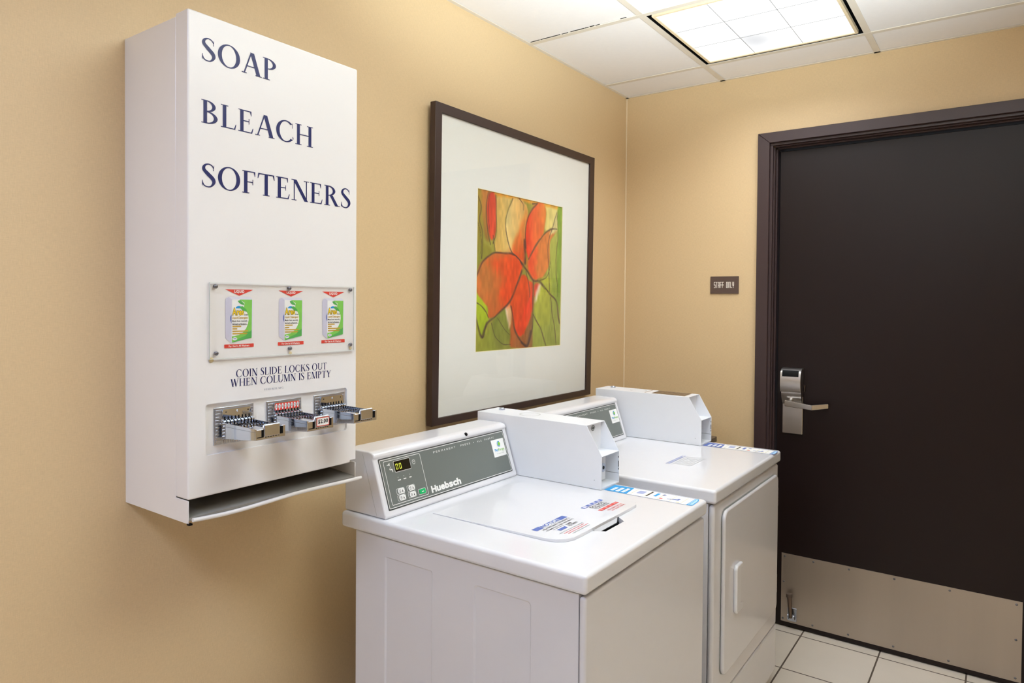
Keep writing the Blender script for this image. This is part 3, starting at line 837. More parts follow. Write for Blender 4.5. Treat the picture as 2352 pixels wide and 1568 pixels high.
def paint(W=170, Hh=290):
    u = (np.arange(W) + 0.5) / W; v = (np.arange(Hh) + 0.5) / Hh
    uu, vv = np.meshgrid(u, v)
    rg = np.random.default_rng(3)
    def noise(k, l):
        g = rg.random((l + 2, k + 2)); x = uu * k; y = vv * l
        i = x.astype(int); j = y.astype(int); a = x - i; b = y - j
        a = a * a * (3 - 2 * a); b = b * b * (3 - 2 * b)
        return (g[j, i] * (1 - a) + g[j, i + 1] * a) * (1 - b) + (g[j + 1, i] * (1 - a) + g[j + 1, i + 1] * a) * b - 0.5
    n1, n2, n3, n4 = noise(7, 5), noise(26, 12), noise(60, 24), noise(5, 9)
    wu = uu + 0.018 * n4 + 0.008 * n2; wv = vv + 0.018 * n1
    img = np.zeros((Hh, W, 3))
    img[:] = (166, 158, 66)
    asp = 1.0
    def segd(p, a, b):
        ax, ay = a; bx, by = b
        dx, dy = bx - ax, by - ay
        t = np.clip(((p[0] - ax) * dx + (p[1] - ay) * dy) / (dx * dx + dy * dy + 1e-9), 0, 1)
        return np.hypot(p[0] - ax - t * dx, p[1] - ay - t * dy)
    def smooth(pts, closed):
        n = len(pts); out = []
        rngk = range(n) if closed else range(n - 1)
        for k in rngk:
            g = (lambda j: pts[j % n]) if closed else (lambda j: pts[max(0, min(n - 1, j))])
            p0, p1, p2, p3 = g(k - 1), g(k), g(k + 1), g(k + 2)
            for s_ in range(5):
                f = s_ / 5
                out.append(tuple(0.5 * (2 * p1[a] + (p2[a] - p0[a]) * f + (2 * p0[a] - 5 * p1[a] + 4 * p2[a] - p3[a]) * f * f + (3 * p1[a] - p0[a] - 3 * p2[a] + p3[a]) * f ** 3) for a in (0, 1)))
        if not closed: out.append(pts[-1])
        return out
    def fill(name, c0, c1=None, ang=0.0, soft=0.012, alpha=1.0, rough=0.25):
        pts = smooth(POLY[name], True)
        ins = np.zeros((Hh, W), bool); d = np.full((Hh, W), 9.0)
        for k in range(len(pts)):
            a, b = pts[k], pts[(k + 1) % len(pts)]
            c = ((a[1] > wv) != (b[1] > wv)) & (wu < (b[0] - a[0]) * (wv - a[1]) / ((b[1] - a[1]) or 1e-9) + a[0])
            ins ^= c
            d = np.minimum(d, segd((wu, wv), a, b))
        sd = np.where(ins, -d, d)
        al = np.clip(0.5 - sd / (soft * 0.6) + n3 * rough * 2, 0, 1) * alpha
        c0 = np.array(c0, float); c1 = np.array(c1 if c1 else c0, float)
        pu = np.array(POLY[name]); dr = np.array([math.cos(ang), math.sin(ang)])
        pr = pu @ dr
        t = np.clip(((uu * dr[0] + vv * dr[1]) - pr.min()) / (pr.max() - pr.min() + 1e-6) + n1 * 0.35 + n2 * 0.3, 0, 1)[..., None]
        col = c0 * (1 - t) + c1 * t
        img[:] = img * (1 - al[..., None]) + col * al[..., None]
    def stroke(pts, wd, c=(84, 62, 56), alpha=0.85):
        pts = smooth(pts, False)
        d = np.full((Hh, W), 9.0)
        for k in range(len(pts) - 1):
            d = np.minimum(d, segd((wu, wv), pts[k], pts[k + 1]))
        al = np.clip(1.15 - d / (wd * (0.95 + 0.7 * n2)), 0, 1) * alpha * np.clip(0.95 + n3 * 0.8, 0, 1)
        img[:] = img * (1 - al[..., None]) + np.array(c, float) * al[..., None]
    R90 = math.pi / 2
    fill('olive_left', (168, 142, 52), (150, 148, 54), R90, 0.03)
    fill('brown_band', (212, 138, 66), (160, 120, 52), R90, 0.04)
    fill('yellow', (232, 190, 100), (226, 196, 118), 0, 0.03)
    fill('yellow_right', (236, 214, 122), (238, 222, 140), 0, 0.04)
    fill('top_orange', (232, 160, 56), (240, 178, 60), 0, 0.03)
    fill('green_right', (142, 176, 58), (150, 164, 76), R90, 0.03)
    fill('green_mid', (196, 196, 92), (160, 176, 74), 0.6, 0.04)
    fill('green_lr', (158, 166, 70), (164, 172, 84), 0, 0.05)
    fill('yg_right', (196, 196, 70), (172, 178, 72), R90, 0.06)
    fill('green_ll', (166, 166, 60), (140, 148, 62), 0, 0.04)
    fill('green_ll2', (134, 142, 60), (150, 150, 66), R90, 0.05)
    fill('lime', (186, 204, 44), (168, 186, 40), R90, 0.03)
    fill('bud', (214, 74, 48), (236, 92, 58), 0, 0.025)
    fill('petalA', (240, 214, 138), (236, 176, 96), 0, 0.02)
    fill('petalA_or', (238, 180, 90), (228, 92, 36), 1.1, 0.06)
    fill('petalB', (252, 76, 42), (240, 138, 58), -0.25, 0.025)
    fill('petalC', (232, 130, 58), (226, 136, 66), 0, 0.02)
    fill('petalC_red', (248, 84, 42), (240, 104, 50), 0, 0.06)
    fill('white_leaf', (236, 220, 150), None, 0, 0.03)
    fill('brown_low', (196, 104, 50), (150, 106, 62), 0, 0.03)
    fill('white_flare', (246, 236, 220), (236, 180, 110), 0, 0.03)
    fill('petalD', (206, 128, 62), (222, 96, 42), 0.2, 0.015)
    fill('petalD_red', (230, 96, 42), (240, 84, 36), 0.6, 0.12)
    fill('petalE', (226, 88, 36), (244, 78, 44), 0.6, 0.02)
    fill('petalE_bright', (252, 70, 44), (244, 84, 40), 1.2, 0.05)
    fill('red_r', (236, 84, 58), None, 0, 0.03)
    fill('white_flare2', (244, 224, 204), None, 0, 0.05, 0.8)
    for pts, wd in STROKE:
        stroke(pts, wd)
    img[:] *= (1 + 0.10 * n2 + 0.12 * n3)[..., None]
    return np.clip(img, 0, 255)

def painting():
    W, Hh = 170, 290
    img = paint(W, Hh)
    X = np.linspace(px0 + 0.001, px1 - 0.001, W); S = np.linspace(ps1 - 0.001, ps0 + 0.001, Hh)
    vs = [P(float(x), float(s), -0.0102) for s in S for x in X]
    fs = [(j * W + i, (j + 1) * W + i, (j + 1) * W + i + 1, j * W + i + 1) for j in range(Hh - 1) for i in range(W - 1)]
    me = bpy.data.meshes.new('flower_print')
    me.from_pydata(vs, [], fs)
    at = me.color_attributes.new('paint', 'FLOAT_COLOR', 'POINT')
    c = img.reshape(-1, 3) / 255
    c = np.where(c <= 0.04045, c / 12.92, ((c + 0.055) / 1.055) ** 2.4)
    at.data.foreach_set('color', np.concatenate([c, np.ones((len(c), 1))], 1).astype(np.float32).ravel())
    m = bpy.data.materials.new('flower_paint')
    m.use_nodes = True
    b = m.node_tree.nodes['Principled BSDF']
    a = m.node_tree.nodes.new('ShaderNodeVertexColor'); a.layer_name = 'paint'
    m.node_tree.links.new(a.outputs[0], b.inputs['Base Color'])
    b.inputs['Roughness'].default_value = 0.7
    M['paint'] = m
    obj('flower_print', me, 'paint', pic, label='abstract orange and green flower print')
painting()

# ------------------------------------------------------------------ wall-mounted vending machine
vx0, vx1 = -2.3948, -1.9667
vm = thing('vending_machine', ((vx0 + vx1) / 2, -0.12, 0.9714), 'tall white coin vending cabinet for soap, bleach and softeners hung on the wall', 'vending machine')
side = [(0, 0.9714), (-0.2535, 0.9714), (-0.2535, 1.0172), (-0.2076, 1.0172), (-0.2076, 1.9735), (0, 1.9735)]
bd = MB()
bd.prism(side, 'yz', vx0, vx0 + 0.002)
bd.prism(side, 'yz', vx1 - 0.002, vx1)
bd.box(vx0 + 0.002, vx1 - 0.002, -0.2076, 0, 1.9715, 1.9735)
bd.box(vx0 + 0.002, vx1 - 0.002, -0.002, 0, 0.9714, 1.9715)
obj('cabinet', bd, 'vend', vm, bevel=0.0006, seg=1)
obj('column_bank', MB().box(vx0 + 0.004, vx1 - 0.004, -0.205, -0.03, 1.055, 1.965), 'vendin', vm)
dm = MB().box(vx0 - 0.001, vx1 + 0.001, -0.2545, -0.2078, 1.0187, 1.9800)
rec = MB().prism(rr(-2.3593, -1.9955, 1.1005, 1.2040, 0.007), 'xz', -0.27, -0.2470)
notch = MB().box(-1.986, -1.95, -0.3, -0.2, 1.0, 1.0255)
obj('front_door', dm, 'vend', vm, bevel=0.004, seg=3, cutters=[rec, notch])
# delivery tray with a rolled lip
tr = MB()
tr.prism([(-0.004, 1.004), (-0.249, 0.9835), (-0.2535, 0.9835), (-0.2535, 0.9775), (-0.249, 0.981), (-0.004, 1.0015)], 'yz', vx0 + 0.0022, vx1 - 0.0022)
tray = obj('delivery_tray', tr, 'vendin', vm)
lp = []
for k in range(25):
    t = k / 24
    warp = 0.004 * math.sin(t * math.pi * 2.2) * (1 - t)
    lp.append((vx0 + 0.006 + (vx1 + 0.006 - vx0) * t, -0.2595 - warp * 0.6, 0.9795 - warp - 0.002 * t))
obj('tray_lip', MB().tube(lp, 0.0042, 10), 'vend', tray, sharp=60)
obj('corner_cap', MB().box(vx0 - 0.0005, vx0 + 0.007, -0.2575, -0.249, 0.9690, 0.9725), 'black', tray)

VF = frame((0, -0.2548, 0), (1, 0, 0), (0, 0, 1))
for word, u1, v0, v1 in (('SOAP', -2.1925, 1.8880, 1.9335), ('BLEACH', -2.0955, 1.7645, 1.8105), ('SOFTENERS', -1.9835, 1.6385, 1.6850)):
    lt = MB()
    lt.roman(VF, word, -2.3685, u1, v0, v1)
    obj('lettering', lt, 'navy', vm, fix=False, label='dark blue roman capitals reading ' + word)
for word, u0, u1, v0, v1, c_ in (('COIN SLIDE LOCKS OUT', -2.2925, -2.0560, 1.2530, 1.2690, 'navy'), ('WHEN COLUMN IS EMPTY', -2.3040, -2.0440, 1.2340, 1.2500, 'navy'), ('VEND RITE MFG.', -2.2250, -2.1750, 1.2193, 1.2232, 'greyink')):
    lt = MB()
    lt.roman(VF, word, u0, u1, v0, v1)
    obj('notice_lettering', lt, c_, vm, fix=False)

# acrylic window with three printed product cards behind it
ap = obj('acrylic_window', MB().box(-2.3537, -1.9785, -0.2600, -0.2570, 1.2937, 1.4488), 'acrylic', vm, bevel=0.0008, seg=1, label='clear screwed-on acrylic panel')
for sx, sz in ((-2.3402, 1.4408), (-2.1646, 1.4412), (-1.9895, 1.4412), (-2.3388, 1.3055), (-2.1624, 1.3075), (-1.9890, 1.3085)):
    obj('screw', MB().cyl((sx, -0.2545, sz), (0, -1, 0), 0.0032, 0.0055, 12).dome((sx, -0.2600, sz), (0, -1, 0), 0.0044, 0.0022, 14), 'screw', ap)
obj('acrylic_rim', MB().prism([(-2.3537, 1.2937), (-1.9785, 1.2937), (-1.9785, 1.4488), (-2.3537, 1.4488)], 'xz', -0.2601, -0.2569, 0, [[(-2.3529, 1.2949), (-2.3529, 1.4480), (-1.9793, 1.4480), (-1.9793, 1.2949)]]), 'edge', ap)
gl_ = obj('glue_spot', MB().dome((-2.3480, -0.2560, 1.2925), (0, -1, 0), 0.0055, 0.002, 10), 'glue', ap)
for gx, gz in ((-2.1600, 1.2965), (-1.9870, 1.3000)):
    obj('glue_spot', MB().dome((gx, -0.2560, gz), (0, -1, 0), 0.0042, 0.002, 10), 'glue', ap)
CM = ['lilac', 'lilac2', 'red', 'white', 'leaf', 'leafdark', 'yellow', 'sky', 'ink', 'ochre', 'blue']
def card():
    """one product card, drawn around its own centre: 0.066 wide, 0.121 high"""
    b = MB()
    def F(k): return frame((0, -0.00012 * k, 0), (1, 0, 0), (0, 0, 1))
    b.decal(F(1), [(-0.0325, 0.0605), (0, 0.0475), (0.0325, 0.0605)], 2)
    b.text(F(2), 'LIQUID', -0.0115, 0.0115, 0.0525, 0.0592, 3, 0.03)
    b.drect(F(1), -0.034, 0.034, -0.0605, -0.0530, 2, 0.001)
    b.text(F(2), 'For Use In All Washers', -0.024, 0.023, -0.0588, -0.0548, 3, 0.02)
    # bottle: outline, side face, front label
    b.decal(F(1), rr(-0.0315, 0.0315, -0.0445, 0.0450, 0.006)[0:0] or [(-0.0315, -0.040), (-0.018, -0.0505), (0.026, -0.0425), (0.0305, -0.038), (0.0315, 0.036), (0.029, 0.043), (0.024, 0.0455), (-0.024, 0.0455), (-0.030, 0.0425), (-0.032, 0.036)], 1)
    b.decal(F(2), [(-0.0315, -0.040), (-0.018, -0.0505), (-0.0175, 0.040), (-0.024, 0.0445), (-0.030, 0.0420), (-0.032, 0.036)], 0)
    b.decal(F(3), [(-0.018, -0.010), (-0.021, -0.003), (-0.021, 0.004), (-0.018, 0.009)], 10)
    b.decal(F(2), [(-0.017, -0.0495), (0.0285, -0.0410), (0.0295, 0.0395), (-0.017, 0.0395)], 3)
    # green sweep on the right and foot of the label
    g = [(0.0, 0.0395), (0.0295, 0.0395), (0.0285, -0.041), (-0.017, -0.0495), (-0.017, -0.0365)]
    for k in range(9):
        a = math.radians(-88 + k * 17)
        g.append((-0.012 + 0.0345 * math.cos(a) * 0.98, 0.0 + 0.036 * math.sin(a) * (1.0 if a < 0 else 0.75)))
    g.append((0.012, 0.033))
    b.decal(F(3), g, 4)
    b.decal(F(4), [(-0.017, -0.0493), (0.0285, -0.0408), (0.0287, -0.024), (0.014, -0.036), (-0.002, -0.042)], 5)
    for cx, cz, r in ((0.004, 0.034, 1.0), (0.009, 0.021, 1.15)):
        b.decal(F(6), [(cx - 0.008 * r, cz + 0.003 * r), (cx - 0.002, cz + 0.0045 * r), (cx + 0.006 * r, cz - 0.002 * r), (cx + 0.0075 * r, cz - 0.006 * r), (cx, cz - 0.004 * r), (cx - 0.005 * r, cz - 0.001)], 5)
    b.decal(F(5), [(-0.008, 0.0215)] + [(-0.001 + 0.0075 * math.cos(math.radians(a)), 0.0215 + 0.005 * math.sin(math.radians(a))) for a in range(0, 181, 20)], 7)
    b.text(F(7), 'A', -0.0168, -0.0065, 0.0065, 0.0230, 8, 0.06)
    b.text(F(8), 'A', -0.0160, -0.0073, 0.0073, 0.0222, 6, 0.03)
    b.text(F(7), 'res', -0.0068, 0.0102, 0.0065, 0.0175, 8, 0.06)
    b.text(F(8), 'res', -0.0062, 0.0096, 0.0072, 0.0167, 6, 0.03)
    b.text(F(7), 'Green', 0.0105, 0.0195, 0.0065, 0.0100, 8, 0.02)
    b.text(F(7), 'Liquid Detergent', -0.0165, 0.0190, -0.0015, 0.0042, 9, 0.03)
    b.text(F(7), 'Made from naturally', -0.0165, 0.0185, -0.0080, -0.0030, 8, 0.015)
    b.text(F(7), 'derived surfactants...', -0.0165, 0.0190, -0.0135, -0.0090, 8, 0.015)
    for z, l in ((-0.0175, 0.020), (-0.0225, 0.011), (-0.0275, 0.036), (-0.0325, 0.034)):
        b.drect(F(5), -0.0160, -0.0160 + l, z, z + 0.0026, 9, 0.001)
    for z in (-0.0300, -0.0335, -0.0370):
        b.drect(F(5), 0.0165, 0.0245, z, z + 0.0018, 5)
    b.decal(F(5), [(-0.0105 + 0.0055 * math.cos(math.radians(a)), -0.0418 + 0.0030 * math.sin(math.radians(a))) for a in range(0, 360, 24)], 3)
    b.drect(F(6), -0.0140, -0.0070, -0.0426, -0.0410, 10)
    return mesh_from(b, fix=False)
for k, cx in enumerate((-2.2850, -2.1575, -2.0387)):
    me = card()
    s = (1.0, 1.0, 1.02)[k]
    me.transform(Matrix.Translation((cx, -0.2550, 1.3752)) @ Matrix.Diagonal((s, 1, 1, 1)))
    obj('product_card', me, CM, ap)

# coin slides
def coin_slide(x, sticker, price):
    def X(a): return x + a
    b = MB()
    b.box(X(0), X(0.0905), -0.2500, -0.2470, 1.1170, 1.1935, 1)
    for side_ in (0, 1):                       # ribbed cheeks
        for k in range(10):
            z = 1.1885 - k * 0.0068
            xa, xb = (X(0.003), X(0.0155)) if side_ == 0 else (X(0.0750), X(0.0875))
            b.box(xa, xb, -0.2518, -0.2500, z - 0.0048, z, 1)
    for k in range(12):
        b.box(X(0.016 + k * 0.0052), X(0.016 + k * 0.0052 + 0.0036), -0.2512, -0.2500, 1.1185, 1.1265, 1)
    sl = obj('coin_slide', b, ['chrome', 'chrome2'], vm, bevel=0.0004, seg=1)
    # raised head plate
    hp_ = MB().prism([(X(0.0170), 1.1895), (X(0.0795), 1.1895), (X(0.0845), 1.1660), (X(0.0118), 1.1660)], 'xz', -0.2560, -0.2500)
    obj('head_plate', hp_, 'chrome', sl, bevel=0.0010, seg=2)
    sc_ = MB().dome((X(0.0482), -0.2560, 1.1842), (0, -1, 0), 0.0021, 0.0012, 12)
    if not sticker:
        for u, v in ((0.0230, 1.1835), (0.0735, 1.1835)):
            obj('rivet_hole', MB().cyl((X(u), -0.2559, v), (0, -1, 0), 0.0013, 0.0004, 10), 'black', sl)
        obj('rivet', sc_, 'chrome', sl)
    # tray that takes the coins
    t = MB()
    ya_, yb_ = -0.2560, -0.3690
    xa, xb = X(0.0130), X(0.0820)
    t.prism([(ya_, 1.1300), (yb_, 1.1395), (yb_, 1.1560), (ya_, 1.1560)], 'yz', xa, xb)
    t.prism([(ya_, 1.1560), (yb_, 1.1560), (yb_, 1.1620), (ya_, 1.1632)], 'yz', xa, xa + 0.0035)
    t.prism([(ya_, 1.1560), (yb_, 1.1560), (yb_, 1.1620), (ya_, 1.1632)], 'yz', xb - 0.0035, xb)
    for k in range(9):
        xx = xa + 0.006 + k * (xb - xa - 0.012) / 8
        t.box(xx - 0.0008, xx + 0.0008, -0.288, -0.266, 1.1560, 1.1572)
    tr_ = obj('coin_tray', t, 'chrome', sl, bevel=0.0012, seg=2)
    # teeth above the slots
    n = 8
    xa2, xb2 = X(0.0160), X(0.0800)
    p = (xb2 - xa2) / n
    tb = MB()
    tb.box(X(0.0118), X(0.0845), -0.2575, -0.2500, 1.1640, 1.1670)
    for k in range(n + 1):
        c = xa2 + p * k
        wd = 0.0027
        tb.prism([(-0.2500, 1.1690), (-0.2580, 1.1690), (-0.2655, 1.1655), (-0.2655, 1.1575), (-0.2500, 1.1575)], 'yz', c - wd, c + wd)
    obj('slot_teeth', tb, 'chrome', sl, bevel=0.0004, seg=1)
    bs = MB()
    for k in range(n):
        c = xa2 + p * (k + 0.5)
        bs.box(c - 0.0013, c + 0.0013, -0.2564, -0.2555, 1.1640, 1.1745)
        bs.box(c - 0.0013, c + 0.0013, -0.2610, -0.2560, 1.1570, 1.1668)
        bs.box(c - 0.0013, c + 0.0013, -0.2640, -0.2610, 1.1563, 1.1600)
    obj('slot', bs, 'black', sl)
    # front lip with a stepped outline
    lf = MB().prism([(xa, 1.1395), (xb, 1.1395), (xb, 1.1625), (xb - 0.008, 1.1625), (xb - 0.008, 1.1600), (xb - 0.012, 1.1600), (xb - 0.014, 1.1690), (xa + 0.0195, 1.1690), (xa + 0.0165, 1.1600), (xa + 0.004, 1.1600), (xa + 0.004, 1.1625), (xa, 1.1625)], 'xz', -0.3715, -0.3690)
    lf.box(xa + 0.020, xb - 0.014, -0.3735, -0.3715, 1.1455, 1.1680)
    obj('front_lip', lf, 'chrome', tr_ if False else sl, bevel=0.0006, seg=1)
    gv = MB().box(xa + 0.0145, xa + 0.0185, -0.3724, -0.3714, 1.1440, 1.1590).box(xa + 0.004, xa + 0.016, -0.3721, -0.3714, 1.1440, 1.1455)
    gv.box(xb - 0.0135, xb - 0.0060, -0.3721, -0.3714, 1.1460, 1.1610)
    for k in range(6):
        gv.box(xa + 0.022 + k * 0.0058, xa + 0.0255 + k * 0.0058, -0.3722, -0.3714, 1.1432, 1.1443)
    obj('lip_groove', gv, 'black', sl)
    if sticker:
        s = MB()
        f0 = frame((0, -0.2563, 0), (1, 0, 0), (0, 0, 1)); f1 = frame((0, -0.2566, 0), (1, 0, 0), (0, 0, 1)); f2 = frame((0, -0.2569, 0), (1, 0, 0), (0, 0, 1))
        s.drect(f0, X(0.0165), X(0.0800), 1.1725, 1.1880, 0, 0.001)
        for k in range(n):
            c = xa2 + p * (k + 0.5)
            s.decal(f1, [(c + 0.0030 * math.cos(math.radians(a)), 1.1812 + 0.0055 * math.sin(math.radians(a))) for a in range(0, 360, 20)], 1)
            s.decal(f1, [(c - 0.0018, 1.1752), (c, 1.1733), (c + 0.0018, 1.1752)], 1)
            s.text(f2, '25', c - 0.0023, c + 0.0023, 1.1785, 1.1838, 2, 0.01)
        obj('coin_sticker', s, ['red', 'white', 'ink'], sl, fix=False, label='red strip of eight white 25 ovals')
    if price:
        s = MB()
        f0 = frame((0, -0.3738, 0), (1, 0, 0), (0, 0, 1)); f1 = frame((0, -0.3741, 0), (1, 0, 0), (0, 0, 1))
        s.drect(f0, xa + 0.0225, xb - 0.0135, 1.1475, 1.1660, 1, 0.001)
        s.dline(f1, xa + 0.0225, xb - 0.0135, 1.1475, 1.1660, 0.0014, 0.001, 0)
        s.text(f1, '$2.00', xa + 0.0260, xb - 0.0170, 1.1520, 1.1620, 2, 0.03)
        obj('price_label', s, ['red', 'white', 'ink'], sl, fix=False, label='white price label with a red border reading $2.00')
coin_slide(-2.3385, False, False)
coin_slide(-2.2160, True, True)
coin_slide(-2.0900, False, False)

# ------------------------------------------------------------------ machines
ZT, ZR = 0.8760, 0.8349
def KY(z): return -0.3237 + 0.34 * (z - 0.876)
SU = Vector((0, 0.34, 1)).normalized()
SNORM = Vector((0, -1, 0.34)).normalized()
def panel_frame(dx, lift):
    # u is world x (plus dx), v counts world z along the sloping face
    o = Vector((dx, KY(0), 0)) + SNORM * lift
    return (o, Vector((1, 0, 0)), Vector((0, 0.34, 1)))

def console(root, dx, washer):
    b = MB()
    xl, xr = -1.930 + dx, -1.372 + dx
    b.prism([(-0.172, 0.8765), (-0.172, 1.0365), (-0.2575, 1.0370), (-0.2680, 1.0350), (-0.2745, 1.0315), (-0.2782, 1.0260), (-0.2782, 1.0220), (-0.2758, 1.0185), (KY(1.0165), 1.0165), (KY(0.8795), 0.8795), (-0.3190, 0.8765)], 'yz', xl, xr)
    c = obj('console', b, ['enamel'], root, bevel=0.0065, seg=4, sharp=50, bangle=60)
    sm = MB().poly([(xl - 0.0004, -0.2375, 1.0300), (xl - 0.0004, -0.2385, 1.0300), (xl - 0.0004, -0.2916, 0.8800), (xl - 0.0004, -0.2906, 0.8800)])
    obj('end_seam', sm, 'pale', c, fix=False)
    F0, F1, F2, F3 = (panel_frame(dx, k) for k in (0.0006, 0.0009, 0.0012, 0.0015))
    p = MB()
    o, u, v = F0
    # backing sheet: dark border, grey field, fine outlines
    A = rr(-1.9150, -1.3907, 0.8940, 1.0167, 0.003)
    p.prism(A, 'xy', 0, 0.0005, 1)
    p.v = [Vector((q_.x + dx, KY(q_.y), q_.y)) + SNORM * (0.0002 + q_.z) for q_ in p.v]
    p.drect(F1, -1.9126, -1.3931, 0.8962, 1.0143, 0, 0.003)
    p.dline(F2, -1.9118, -1.3940, 0.8972, 1.0134, 0.0014, 0.003, 2)
    pn = obj('control_panel', p, ['grey', 'greyline', 'white'], c, fix=False, label='grey control panel on the sloping console')
    for word, u0, u1, v0 in (('PERMANENT', -1.7150, -1.6220, 0.9990), ('PRESS', -1.5990, -1.5560, 0.9990), ('ALL', -1.5235, -1.5010, 0.9988), ('FABRIC', -1.4870, -1.4420, 0.9988)):
        t = MB()
        t.spaced(F2, word, u0, u1, v0, v0 + 0.0048, 0)
        obj('lettering', t, ['white'], c, fix=False)
    t = MB()
    t.decal(F2, [(-1.5400 + 0.0014 * math.cos(a * 0.6), 1.0012 + 0.0014 * math.sin(a * 0.6)) for a in range(10)], 0)
    obj('printed_dot', t, ['white'], c, fix=False)
    if washer:
        t = MB()
        t.text(F2, 'H', -1.7545, -1.7350, 0.9040, 0.9210, 0, 0.05)
        t.spaced(F2, 'uebsch', -1.7340, -1.6330, 0.9040, 0.9220, 0, 0.045, 0.97, {'u': 0.72, 'e': 0.74, 's': 0.74, 'c': 0.74})
        obj('brand_lettering', t, ['white'], c, fix=False)
    if washer:
        k = MB()
        k.dline(F2, -1.9008, -1.7672, 0.9033, 1.0084, 0.0013, 0.004, 0)
        # symbols: hand pouring, slash, tap and clock
        k.dline(F2, -1.8008, -1.7900, 0.9850, 0.9966, 0.0010, 0.0050, 0)
        k.drect(F2, -1.7958, -1.7948, 0.9900, 0.9945, 0); k.drect(F2, -1.7958, -1.7925, 0.9900, 0.9910, 0)
        k.decal(F2, [(-1.8905, 0.9985), (-1.8850, 0.9995), (-1.8805, 1.0025), (-1.8795, 1.0018), (-1.8812, 0.9950), (-1.8850, 0.9972), (-1.8905, 0.9973)], 0)
        k.decal(F2, [(-1.8850, 0.9870), (-1.8842, 0.9864), (-1.8770, 0.9932), (-1.8778, 0.9938)], 0)
        k.decal(F2, [(-1.8830, 0.9866), (-1.8765, 0.9880), (-1.8735, 0.9860), (-1.8735, 0.9795), (-1.8755, 0.9795), (-1.8760, 0.9835), (-1.8785, 0.9850), (-1.8830, 0.9850)], 0)
        for xx, zz, wd in ((-1.8640, 0.9560, 0.0105), (-1.8440, 0.9560, 0.0100), (-1.8225, 0.9560, 0.0080)):
            k.drect(F2, xx, xx + wd, zz, zz + 0.0024, 0)
            k.drect(F2, xx + 0.001, xx + 0.0045, zz + 0.0075, zz + 0.0090, 1)
        # outlines around the keys
        for xx, zz in ((-1.8775, 0.9385), (-1.8400, 0.9385), (-1.8780, 0.9225), (-1.8405, 0.9225), (-1.8035, 0.9225)):
            k.dline(F2, xx, xx + 0.0285, zz - 0.0140, zz, 0.0009, 0.003, 0)
        obj('panel_symbols', k, ['white', 'pale'], c, fix=False)
        d = MB()
        d.drect(F2, -1.8672, -1.8082, 0.9765, 1.0040, 2, 0.003)
        d.drect(F3, -1.8662, -1.8092, 0.9775, 1.0030, 0, 0.0024)
        F4 = panel_frame(dx, 0.0018)
        for xx in (-1.8612, -1.8492):
            for s_ in ((0, 0.0072, 0.0120, 0.0134), (0, 0.0072, 0, 0.0014), (0, 0.0013, 0.001, 0.0063), (0, 0.0013, 0.0072, 0.0125), (0.0059, 0.0072, 0.001, 0.0063), (0.0059, 0.0072, 0.0072, 0.0125)):
                d.drect(F4, xx + s_[0], xx + s_[1], 0.9830 + s_[2], 0.9830 + s_[3], 1)
        obj('display', d, ['lcd', 'led', 'white'], c, fix=False, label='black display showing two lit yellow zeros')
        for xx, zz in ((-1.8725, 0.9375), (-1.8350, 0.9375), (-1.8730, 0.9215), (-1.8355, 0.9215), (-1.7990, 0.9215)):
            green = xx > -1.80
            q_ = MB().prism(rr(xx, xx + 0.0222, zz - 0.0120, zz, 0.0035 if green else 0.0055), 'xy', 0.0008, 0.0022, 0)
            q_.v = [Vector((r_.x + dx, KY(r_.y), r_.y)) + SNORM * r_.z for r_ in q_.v]
            F4 = panel_frame(dx, 0.0026)
            if green:
                q_.drect(F4, xx + 0.007, xx + 0.015, zz - 0.0075, zz - 0.0055, 1)
                obj('start_button', q_, ['green', 'white'], c, label='green start button')
            else:
                for r in range(3):
                    q_.drect(F4, xx + 0.003, xx + 0.0095, zz - 0.0042 - r * 0.0026, zz - 0.0032 - r * 0.0026, 1)
                q_.decal(F4, [(xx + 0.0150 + 0.0017 * math.cos(a * 0.6), zz - 0.0078 + 0.0022 * math.sin(a * 0.6)) for a in range(11)], 1)
                q_.drect(F4, xx + 0.0145, xx + 0.0155, zz - 0.007, zz - 0.003, 1)
                obj('button', q_, ['white', 'greyline'], c)
        obj('plug', MB().cyl((-1.5680 + dx, -0.2700, 1.0255), (0, -0.86, 0.5), 0.0055, 0.0085, 16).dome((-1.5680 + dx, -0.2773, 1.02975), (0, -0.86, 0.5), 0.0055, 0.002, 16), 'black', c)
    # payment sticker
    sx = -1.4610 if washer else -1.4610 + 0.0040
    st = MB()
    st.drect(F2, sx, sx + 0.0615, 0.9446, 0.9940, 0)
    F4 = panel_frame(dx, 0.0018); F5 = panel_frame(dx, 0.0021)
    cx, cz = sx + 0.0345, 0.9800
    ring = lambda r, a0, a1: [(cx + r * math.cos(math.radians(a)), cz + r * 0.95 * math.sin(math.radians(a))) for a in range(a0, a1 + 1, 15)]
    o4, u4, v4 = F4
    A = ring(0.0085, 60, 300); B = ring(0.0062, 60, 300)
    n_ = len(A)
    st.add([o4 + u4 * a[0] + v4 * a[1] for a in A + B], [(i, i + 1, n_ + i + 1, n_ + i) for i in range(n_ - 1)], 1)
    st.decal(F5, [(cx + 0.001 + 0.0056 * math.cos(math.radians(a)), cz + 0.0002 + 0.0054 * math.sin(math.radians(a))) for a in range(0, 360, 24)], 2)
    st.text(F4, 'Pay', sx + 0.0085, sx + 0.0255, 0.9585, 0.9680, 1, 0.02)
    st.text(F4, 'Range', sx + 0.0262, sx + 0.0555, 0.9585, 0.9675, 2, 0.005)
    st.text(F4, 'Accepted Here', sx + 0.0140, sx + 0.0500, 0.9512, 0.9544, 3, 0.0)
    obj('payment_sticker', st, ['white', 'sky', 'greentext', 'pale'], c, fix=False, label='square white payment sticker')
    return c

